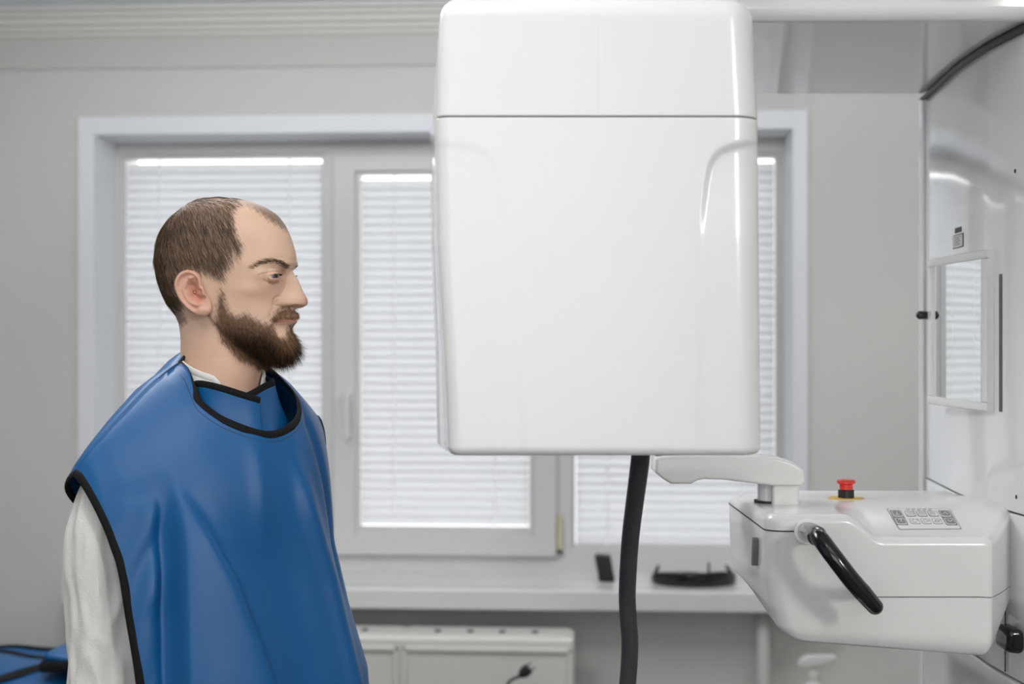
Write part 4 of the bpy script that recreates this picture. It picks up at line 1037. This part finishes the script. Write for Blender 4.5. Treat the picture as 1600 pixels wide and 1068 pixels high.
# ------------------------------------------------------------------ hair as fine strands
def strands(name, root, d, nrm, length, radius, cols, curl=0.0, droop=0.0, seg=4, wig=0.0):
    n = len(root); k = 3
    t = np.linspace(0, 1, seg+1)
    d = d/np.linalg.norm(d, axis=1)[:, None]
    P = np.zeros((n, seg+1, 3)); P[:, 0] = root; dd = d.copy(); side = np.cross(d, nrm); side /= np.linalg.norm(side, axis=1)[:, None]+1e-9
    ph = rng.uniform(0, 6.28, n)
    for s in range(seg):
        dd = dd+np.array([0, 0, -1.0])*droop/seg-nrm*curl/seg+side*(wig*np.sin(ph+s*1.7))[:, None]
        dd /= np.linalg.norm(dd, axis=1)[:, None]; P[:, s+1] = P[:, s]+dd*(length/seg)[:, None]
    b = np.cross(side, d)
    V = np.zeros((n, seg+1, k, 3))
    for q in range(k):
        a = q*2*math.pi/k; o = side*math.cos(a)+b*math.sin(a)
        V[:, :, q] = P+o[:, None, :]*(radius[:, None]*(1-0.85*t[None, :]**1.5))[:, :, None]
    V = V.reshape(-1, 3); base = (np.arange(n)*(seg+1)*k)[:, None, None]
    s_ = np.arange(seg)[None, :, None]*k; q = np.arange(k)[None, None, :]; q2 = (q+1) % k
    Fq = np.stack([base+s_+q, base+s_+q2, base+s_+k+q2, base+s_+k+q], -1).reshape(-1, 4)
    o = mk(name, V, Fq, M['hair'], man)
    setcol(o, np.repeat(cols, (seg+1)*k, axis=0)); return o
# surface samples
P0 = ringP; A_ = P0[:-1]; B_ = np.roll(P0, -1, 1)[:-1]; Cc = P0[1:]; Dd = np.roll(P0, -1, 1)[1:]
nrm_q = np.cross(Dd-A_, B_-Cc); ar = np.linalg.norm(nrm_q, axis=2)/2; nrm_q = nrm_q/(2*ar[..., None]+1e-12)
ctr = (A_+Dd)/2; hc = np.array([OX, OY, 0]); s_out = np.sum((ctr-np.array([OX, OY, CAM_Z+0.1]))*nrm_q, -1)
if np.sum(s_out*ar) < 0: nrm_q = -nrm_q
rX = app(ringX, ringN)[:-1]; rV = ringV[:-1]; rN = ringN[:-1]
def sample(n, wfun):
    wq = (ar*wfun(rX, rV, rN)).ravel(); wq /= wq.sum(); idx = rng.choice(len(wq), n, p=wq); u, v = rng.random(n)[:, None], rng.random(n)[:, None]
    f = lambda Q: Q.reshape(-1, 3)[idx]
    p = (f(A_)*(1-u)+f(B_)*u)*(1-v)+(f(Cc)*(1-u)+f(Dd)*u)*v
    return p, f(nrm_q), rX.ravel()[idx], rV.ravel()[idx], rN.ravel()[idx]
fw3 = np.array([fwd[0], fwd[1], 0]); up3 = np.array([0, 0, 1.0]); nr3 = np.array([near[0], near[1], 0])
def tangent(d, n): return d-n*np.sum(d*n, 1)[:, None]
def pal(n, lo, hi, p=1.0):
    t = rng.random(n)[:, None]**p; return np.array(srgb(*lo)[:3])*(1-t)+np.array(srgb(*hi)[:3])*t
# scalp hair
def w_hair(x, v, n):
    s = sgn(x, v, HAIRP)+wob(x, v); front = sm((x-352)/25)*(v < 362)
    return sm(s/9+0.40)*(1-0.25*front)
p, n_, x, v, nn = sample(27000, w_hair)
front = sm((x-350)/35)*(v < 366); topb = sm((330-v)/18)
dirv = fw3*(0.45+0.9*topb)[:, None]+up3*(-1.0+0.75*topb)[:, None]
back = sm((275-x)/20); dirv += up3*(-0.4*back)[:, None]-fw3*(0.35*back)[:, None]
side_sway = rng.normal(0, 0.22, (len(p), 1)); dirv = dirv+fw3*side_sway+np.cross(fw3, up3)*rng.normal(0, .15, (len(p), 1))
d = tangent(dirv, n_); d /= np.linalg.norm(d, axis=1)[:, None]
L = (0.024-0.016*front)*rng.uniform(0.6, 1.15, len(p))*(0.7+0.3*sm((v-325)/20)); L *= 1-0.45*sm((v-470)/25); L *= 1-0.5*sm((8-sgn(x, v, HAIRP))/10)
c = pal(len(p), (52, 42, 35), (132, 108, 86), 1.2); lig = np.clip(front*0.6+topb*0.10+0.35*sm((x-290)/60)*sm((v-385)/35), 0, 1)[:, None]; c = c*(1-lig)+pal(len(p), (80, 62, 46), (132, 106, 80))*lig
clump = np.array([mnoise.noise(Vector((a*0.30+b*0.07, b*0.035, 3.0)))*1.7 for a, b in zip(x, v)]); c = c*(1+0.38*clump[:, None])*(1-0.35*back[:, None])
strands('hair', p-n_*0.0006, d+n_*rng.uniform(0.12, 0.32, (len(p), 1)), n_, L, np.full(len(p), 0.00017), c, curl=0.45, wig=0.10)
# beard
BS = lambda x, v: sgn(x, v, BEARDP)+wob(x, v)
def w_beard(x, v, n): return sm(BS(x, v)/13+0.35)*(x > 330)*(1+0.4*sm((v-520)/20))*(1+2.2*(v < 499)*(x > 424))
p, n_, x, v, nn = sample(21000, w_beard)
s = BS(x, v); low = sm((v-505)/40); chin = sm((x-400)/45)*low
must = (v < 499)*(x > 424)
dirv = fw3*(0.12+0.10*low)[:, None]-up3*(1.0-0.25*chin)[:, None]
dirv = np.where(must[:, None], fw3*0.25-up3*0.75+np.sign(np.sum((p-np.array([OX, OY, 0]))*nr3, 1))[:, None]*nr3*0.7, dirv)
d = tangent(dirv, n_)+n_*(0.35+0.55*low-0.25*must)[:, None]; d /= np.linalg.norm(d, axis=1)[:, None]; d += rng.normal(0, 0.27, (len(p), 3))
L = (0.0065+0.010*low+0.012*chin)*rng.uniform(0.6, 1.15, len(p)); L = np.where(must, 0.0095*rng.uniform(0.7, 1.1, len(p)), L); L *= 0.55+0.45*sm((s+1)/9)
dark = sm((s-4)/14)*sm((v-490)/45)
c = pal(len(p), (100, 72, 52), (164, 130, 98), 1.1)*(1-dark[:, None])+pal(len(p), (26, 19, 15), (78, 54, 40), 1.6)*dark[:, None]
strands('beard', p-n_*0.0004, d, n_, L, np.full(len(p), 0.00018), c, curl=-0.1, droop=0.35, wig=0.32, seg=6)
# eyebrows and lashes
BROW = [(393, 422), (405, 416), (417, 411.5), (427, 410.5), (438, 413.5), (448, 418)]
def w_brow(x, v, n):
    return np.exp(-(sdist(x, v, BROW)/(1.6+1.6*sm((x-395)/30)))**2)*(n > 8)
p, n_, x, v, nn = sample(1300, w_brow)
sgnn = np.sign(np.sum((p-np.array([OX, OY, 0]))*nr3, 1))[:, None]
dirv = nr3*sgnn*0.9+up3*0.25-fw3*0.3; d = tangent(dirv, n_); d /= np.linalg.norm(d, axis=1)[:, None]
strands('eyebrows', p-n_*0.0003, d+n_*0.3+rng.normal(0, .12, d.shape), n_, 0.0085*rng.uniform(.6, 1.1, len(p)), np.full(len(p), 0.00015), pal(len(p), (70, 50, 38), (120, 92, 70)), curl=0.3)
az = rng.uniform(-0.75, 1.2, 260); sdn = np.where(rng.random(260) < .5, 1.0, -1.0)
el = np.radians(12)*(1-((az-.18)/1.1)**2)+np.radians(3); rl = 13.0
X_ = EYC[0]+rl*np.cos(el)*np.cos(az); N_ = EYC[1]+rl*np.cos(el)*np.sin(az); V_ = EYC[2]-rl*np.sin(el)
p = HW(X_, sdn*N_, V_); o3 = (fw3*np.cos(az)[:, None]+nr3*(sdn*np.sin(az))[:, None])
strands('eyelashes', p, o3-up3*0.25, np.tile(up3, (260, 1)), 0.0046*rng.uniform(.7, 1.1, 260), np.full(260, 0.00016), pal(260, (22, 17, 14), (40, 30, 25)), curl=-0.7)

# ------------------------------------------------------------------ clothing
def ridge(l):
    return np.interp(np.abs(l), [0, .04, .07, .105, .155, .2, .225, .24, .26], [.012, -.008, -.033, -.054, -.096, -.137, -.163, -.186, -.225])
def Gf(l, z):
    """front drape of the apron: forward distance for lateral l (near +) and height z (relative to eye level)"""
    dz = ridge(l)-z
    F0 = np.interp(-z, [0.0, 0.13, 0.2, 0.3, 0.4, 0.5, 0.7, 0.95], [0.125, 0.137, 0.150, 0.166, 0.184, 0.202, 0.222, 0.235])
    q = np.where(l > 0, np.clip(l/0.27, 0, 1)**2.2*0.72, 0)
    wf = np.interp(-z, [0.1, 0.2, 0.3, 0.4, 0.5, 0.95], [0.205, 0.192, 0.185, 0.212, 0.25, 0.28])
    qf = np.where(l <= 0, np.clip(-l/wf, 0, 1.3)**3, 0)
    Fm = F0*(1-q-qf)
    dz = np.maximum(dz, 0); return Fm*(1-np.exp(-np.sqrt(dz*(dz+0.012))/0.052))
def folds(l, z):
    g = lambda c, s: np.exp(-((l-c)/s)**2)
    dn = -z
    a = sm((dn-0.17)/0.12); b = sm((dn-0.2)/0.25)
    f = 0
    # flat pleat between a crisp valley near the arm and a soft slanting edge, hollow, then outer rolls
    lo = np.interp(dn, [.17, .21, .33, .46, .6, .95], [.150, .138, .085, .048, .025, .0]); hi = np.interp(dn, [.18, .5, .95], [.150, .166, .17])
    f = f+0.017*a*sm((l-lo+0.012)/0.024)*sm((hi+0.003-l)/0.009)
    f = f-0.017*a*np.exp(-((l-hi-0.010)/0.011)**2)
    l2 = np.interp(dn, [.15, .25, .35, .5, .95], [-.018, -.037, -.068, -.095, -.12])
    mid = (lo+l2)/2; hw = (lo-l2)/2
    f = f-0.016*sm((dn-0.2)/0.15)*np.exp(-(np.abs(l-mid)/(hw*0.62+0.004))**2.6)
    f = f+0.013*sm((dn-0.14)/0.1)*np.exp(-((l-l2+0.014)/0.017)**2)
    f = f-0.010*sm((dn-0.09)/0.04)*sm((0.42-dn)/0.1)*np.exp(-((l-np.interp(dn, [.12, .22, .4], [-.088, -.104, -.125]))/0.009)**2)
    f = f+0.006*sm((dn-0.12)/0.05)*sm((0.32-dn)/0.12)*g(0.03, 0.014)
    f = f+0.0024*np.sin(l*150+z*55+np.sin(z*23)*1.5)*np.exp(-((l-0.195)/0.022)**2)*a
    f = f+0.0024*np.sin(z*75+l*40+np.sin(z*31))*np.exp(-((l-0.19)/0.022)**2)*sm((dn-0.17)/0.05)*sm((0.42-dn)/0.1)
    return f
def cub(x, xs, ys):
    i = int(np.clip(np.searchsorted(xs, x, side='right')-1, 0, len(xs)-2)); n = len(xs); t = (x-xs[i])/(xs[i+1]-xs[i])
    def sl(j):
        if j == 0: return 0.0 if xs[0] == 0 and ys[0] < 0 and ys[1] > ys[0] else (ys[1]-ys[0])/(xs[1]-xs[0])
        if j == n-1: return (ys[-1]-ys[-2])/(xs[-1]-xs[-2])
        return (ys[j+1]-ys[j-1])/(xs[j+1]-xs[j-1])
    h = xs[i+1]-xs[i]; t2, t3 = t*t, t*t*t
    return float((2*t3-3*t2+1)*ys[i]+(t3-2*t2+t)*h*sl(i)+(-2*t3+3*t2)*ys[i+1]+(t3-t2)*h*sl(i+1))
def startf(u):     # front start curve (neck ring then shoulder ridge)
    k = abs(u); ls = cub(k, [0, .17, .29, .36, .42, .55, .72, .86, .94, 1.0], [0, .06, .085, .080, .07, .105, .155, .2, .225, .24])
    zs = cub(k, [0, .17, .29, .36, .42, .55, .72, .86, .94, 1.0], [-.130, -.111, -.084, -.061, -.033, -.054, -.096, -.137, -.163, -.186])
    if u < 0: ls = -ls*np.interp(k, [0, .42, 1], [1, 1, 0.77])
    if u < -0.42: zs = float(ridge(ls))
    return ls, zs
US = np.linspace(-1, 1, 141); VS = np.r_[np.linspace(0, 0.25, 44), np.linspace(0.25, 1, 71)[1:]]
HEM = -0.93
grid = np.zeros((len(VS), len(US), 3)); LZ = np.zeros((len(VS), len(US), 2))
for iu, u in enumerate(US):
    ls, zs = startf(u)
    for iv, v in enumerate(VS):
        z = zs+(HEM-zs)*v
        dpth = np.clip(-z, 0, 1)
        gu = np.sign(u)*np.interp(abs(u), [0, .17, .29, .42, .7, 1], [0, .34, .55, .70, .87, 1]); le = gu*np.interp(dpth, [0.18, 0.3, 0.5, 0.95], [0.232, 0.218, 0.205, 0.215]) if u > 0 else gu*np.interp(dpth, [0.16, 0.35, 0.5, 0.95], [0.196, 0.205, 0.26, 0.29])
        l = ls+(le-ls)*(1-(1-min(v/0.2, 1))**2)
        LZ[iv, iu] = (l, z)
for iu in range(len(US)):
    l, z = LZ[:, iu, 0], LZ[:, iu, 1]
    F_ = Gf(l, z)+folds(l, z)*sm((ridge(l)-z)/0.06)
    # cloth stands off the shirt on the ring
    grid[:, iu] = np.c_[OX+LD[0]*l+FD[0]*F_, OY+LD[1]*l+FD[1]*F_, CAM_Z+z]
nv, nu = len(VS), len(US)
Fq = [(r*nu+c, r*nu+c+1, (r+1)*nu+c+1, (r+1)*nu+c) for r in range(nv-1) for c in range(nu-1)]
apr = mk('lead_apron', grid.reshape(-1, 3), Fq, M['apron'], man, True, mods=[solid(0.003, 0)])
# back cape of the apron
bg_ = np.zeros((40, nu, 3))
for iu, u in enumerate(US):
    ls, zs = startf(u); k = abs(u)
    if k < 0.42: ls = np.interp(k, [0, .42], [0, .07])*np.sign(u); zs = float(np.interp(k, [0, .2, .42], [0.004, -0.004, -0.033]))
    for iv in range(40):
        v = iv/39; z = zs+(-0.40-zs)*v; le = u*(0.15 if u > 0 else 0.14); l = ls+(le-ls)*sm(min(v/0.5, 1))
        dz = max(float(ridge(l))-z, 0); Fb_ = -0.128*(1-(l/0.30)**2)*(1-math.exp(-math.sqrt(dz*(dz+0.006))/0.024))
        if iv == 0 and k >= 0.42: Fb_ = 0
        bg_[iv, iu] = (OX+LD[0]*l+FD[0]*Fb_, OY+LD[1]*l+FD[1]*Fb_, CAM_Z+z)
Fq2 = [(r*nu+c, (r+1)*nu+c, (r+1)*nu+c+1, r*nu+c+1) for r in range(39) for c in range(nu-1)]
mk('apron_back', bg_.reshape(-1, 3), Fq2, M['apron'], man, True, mods=[solid(0.003, 0)])
# bindings: flat tape folded over an edge
def tape(name, edge, inward, wdt=0.0055, th=0.0024, parent=None):
    edge = np.asarray(edge, float); inward = np.asarray(inward, float)
    if len(inward) > 20:
        pad = np.vstack([inward[:1]]*6+[inward]+[inward[-1:]]*6); inward = np.array([pad[i:i+13].mean(0) for i in range(len(inward))])
    inward = inward/np.linalg.norm(inward, axis=1)[:, None]
    P = edge+inward*wdt*0.75
    return mk(name, *tube(P, wdt, 14, ry=th, U=inward), M['trimtape'], parent or apr)
ring_i = [i for i, u in enumerate(US) if abs(u) <= 0.42]
e = grid[0, ring_i]; w_ = grid[5, ring_i]-e
eb_ = bg_[0, ring_i][::-1]; wb_ = bg_[3, ring_i][::-1]-eb_
E = np.vstack([e, eb_[1:-1]]); Wn = np.vstack([w_, wb_[1:-1]])
E = np.vstack([E, E[:1]]); Wn = np.vstack([Wn, Wn[:1]])
tape('neck_binding', E, Wn, 0.0062, 0.0026)
tape('side_binding', grid[:, -1], grid[:, -4]-grid[:, -1], 0.0062, 0.0028)
tape('side_binding', grid[:, 0], grid[:, 3]-grid[:, 0], 0.0062, 0.0028)
tape('side_binding', bg_[:, -1], bg_[:, -4]-bg_[:, -1], 0.0062, 0.0028)
tape('side_binding', bg_[:, 0], bg_[:, 3]-bg_[:, 0], 0.0062, 0.0028)
tape('hem_binding', grid[-1], grid[-3]-grid[-1], 0.0062, 0.0028)
# stitched seam on the shoulder and below the neck binding
sr = [grid[0, i]+(0, 0, 0.0022) for i, u in enumerate(US) if 0.42 < u < 0.56]
mk('shoulder_seam', *tube(sr, 0.0004, 6), M['darkseam'], apr)
st_ = np.array([grid[3, i] for i in ring_i]); nrm_ = st_-np.array([OX, OY, CAM_Z-0.1]); nrm_ /= np.linalg.norm(nrm_, axis=1)[:, None]
mk('neck_stitching', *tube(st_+nrm_*0.0014, 0.0006, 6), M['darkseam'], apr)
# standing collar: two overlapping flaps
def flap(name, a0, a1, rf, tf, bf, off):
    n = 60; A = np.radians(np.linspace(a0, a1, n)); top, bot, gridc = [], [], []
    for k, a in enumerate(A):
        dg = math.degrees(a); r = cub(dg, *rf)+off; zt_ = cub(dg, *tf); zb_ = float(np.interp(dg, *bf))
        col = []
        for q in range(9):
            t = q/8; rr = r-0.006*math.sin(t*math.pi)*(0.5)+0.002*math.sin(dg*0.13+t*2)
            rr += (0.010 if off == 0 else 0.026)*t
            col.append(W2(math.sin(a)*rr, math.cos(a)*rr, zt_+(zb_-zt_)*t))
        gridc.append(col)
    gridc = np.array(gridc)
    v = gridc.reshape(-1, 3); f = [(i*9+q, (i+1)*9+q, (i+1)*9+q+1, i*9+q+1) for i in range(n-1) for q in range(8)]
    o = mk(name, v, f, M['apron'], man, True, mods=[solid(0.0025, 0)])
    tape('collar_binding', gridc[:, 0], gridc[:, 1]-gridc[:, 0], 0.0055, 0.0022, o)
    return o, gridc
rf = ([-20, 0, 30, 50, 62, 74], [0.100, 0.108, 0.104, 0.090, 0.079, 0.070])
flap('collar_flap', 3, 74, rf, ([0, 10, 35, 56, 74], [-0.082, -0.077, -0.062, -0.057, -0.066]), ([0, 74], [-0.146, -0.10]), 0.0)
flap('collar_flap', -112, 16, ([-112, -60, -20, 16], [0.066, 0.076, 0.090, 0.098]), ([-112, -60, -20, 16], [-0.045, -0.054, -0.060, -0.078]), ([-112, -60, 0, 16], [-0.07, -0.12, -0.155, -0.155]), -0.004)

# shirt: collarless top with sleeves
def shirt_ring(z0, tilt, aL, aF, oF, n=96):
    a = np.linspace(0, 2*math.pi, n, endpoint=False); L = np.cos(a)*aL; Fv = np.sin(a)*aF+oF
    z = z0-tilt*np.maximum(Fv, -0.008)/0.06-(0.035*sm((Fv-0.046)/0.016) if aL < 0.07 else 0)
    return np.stack([OX+LD[0]*L+FD[0]*Fv, OY+LD[1]*L+FD[1]*Fv, CAM_Z+z], 1)
sh_r = [shirt_ring(-0.036, 0.024, .0635, .0635, .001), shirt_ring(-0.045, 0.024, .066, .065, .001), shirt_ring(-0.075, 0.02, .074, .07, .004), shirt_ring(-0.11, 0.012, .088, .078, .004), shirt_ring(-0.145, 0.006, .118, .085, .004),
        shirt_ring(-0.18, 0, .163, .095, .004), shirt_ring(-0.215, 0, .185, .104, .006), shirt_ring(-0.27, 0, .188, .110, .012), shirt_ring(-0.36, 0, .176, .110, .02), shirt_ring(-0.46, 0, .166, .108, .02), shirt_ring(-0.56, 0, .168, .114, .012), shirt_ring(-0.70, 0, .182, .122, .0), shirt_ring(-0.80, 0, .188, .126, .0)]
sh_r = [np.stack(x_) for x_ in sh_r]
rr = np.array(sh_r); zz_ = []
for k in range(len(rr)-1):
    for t in np.linspace(0, 1, 6)[:-1]: zz_.append(rr[k]*(1-t)+rr[k+1]*t)
zz_.append(rr[-1])
shirt = mk('shirt', *loft(zz_, False, False), M['cotton'], man, True, mods=[solid(0.0015, 0)])
mk('neckband', *tube(np.vstack([sh_r[0], sh_r[0][:1]]), 0.0028, 10, ry=0.006, caps=False), M['cotton'], shirt)
from mathutils import noise as mnoise
def sleeve(pts, rad, parent):
    P = spline(pts, 130); T, U, W = frames(P); n = 96; R = []
    for k in range(130):
        s = k/129; row = []
        for q in range(n):
            a = 2*math.pi*q/n; dr = U[k]*math.cos(a)+W[k]*math.sin(a); r = float(np.interp(s, *rad))
            pt = Vector((math.cos(a)*1.6, math.sin(a)*1.6, s*5.5))
            w1 = mnoise.noise(pt*1.0+Vector((3, 1, 7))); w2 = mnoise.noise(Vector((math.cos(a)*3.2+s*4, math.sin(a)*3.2, s*11)))
            rdg = 1-abs(mnoise.noise(Vector((math.cos(a)*2.2+1.5*s, math.sin(a)*2.2-2*s, s*7+5))))*2.6
            lon = math.sin(a*3+1.0+s*1.2)*0.5+math.sin(a*5+2.1-s*2.0)*0.35
            r += 0.0050*w1+0.0034*w2+0.0034*rdg+0.0048*lon*sm((s-0.02)/0.3)
            row.append(P[k]+dr*r)
        R.append(row)
    return mk('sleeve', *loft(R, True, False), M['cotton'], parent, True)
sleeve([W2(.150, -.005, -.165), W2(.172, -.008, -.195), W2(.186, -.012, -.25), W2(.189, -.012, -.32), W2(.186, -.010, -.42), W2(.186, -.002, -.52), W2(.186, .015, -.64), W2(.19, .035, -.73)], ([0, .08, .2, .4, .7, 1], [0.034, 0.042, 0.049, 0.053, 0.056, 0.040]), shirt)
sleeve([W2(-.125, -.01, -.165), W2(-.13, -.055, -.20), W2(-.135, -.07, -.30), W2(-.14, -.065, -.42), W2(-.155, -.045, -.52), W2(-.165, -.02, -.64), W2(-.175, .0, -.73)], ([0, .1, .3, .7, 1], [0.040, 0.046, 0.050, 0.050, 0.038]), shirt)
# trousers and shoes (below the picture)
for sd in (1, -1):
    l0 = 0.085*sd
    P = spline([W2(l0, -.005, -.72), W2(l0, -.002, -.86), W2(l0*1.05, .0, -1.05), W2(l0*1.1, -.01, -1.25), W2(l0*1.1, -.015, -1.46)], 40)
    mk('trouser_leg', *tube(P, np.interp(np.linspace(0, 1, 40), [0, .2, .6, 1], [0.095, 0.09, 0.072, 0.062]), 28), M['trousers'], man)
    sp_ = [W2(l0*1.1, -.075, -1.49), W2(l0*1.1, -.03, -1.48), W2(l0*1.15, .05, -1.492), W2(l0*1.25, .13, -1.505), W2(l0*1.3, .19, -1.512)]
    A, R = capped(spline(sp_, 24), np.interp(np.arange(24), [0, 6, 16, 23], [0.036, 0.044, 0.046, 0.034]), 6)
    v, f = tube(A, R, 24); v = np.array(v); v[:, 2] = np.maximum(v[:, 2], 0.0); mk('shoe', v, f, M['shoe'], man)
v = shirt_ring(-0.70, 0, .178, .118, 0); hipr = [shirt_ring(z, 0, a, b, 0) for z, a, b in ((-.66, .17, .112), (-.74, .18, .118), (-.80, .178, .116), (-.84, .16, .10))]
mk('trouser_waist', *loft(hipr), M['trousers'], man)
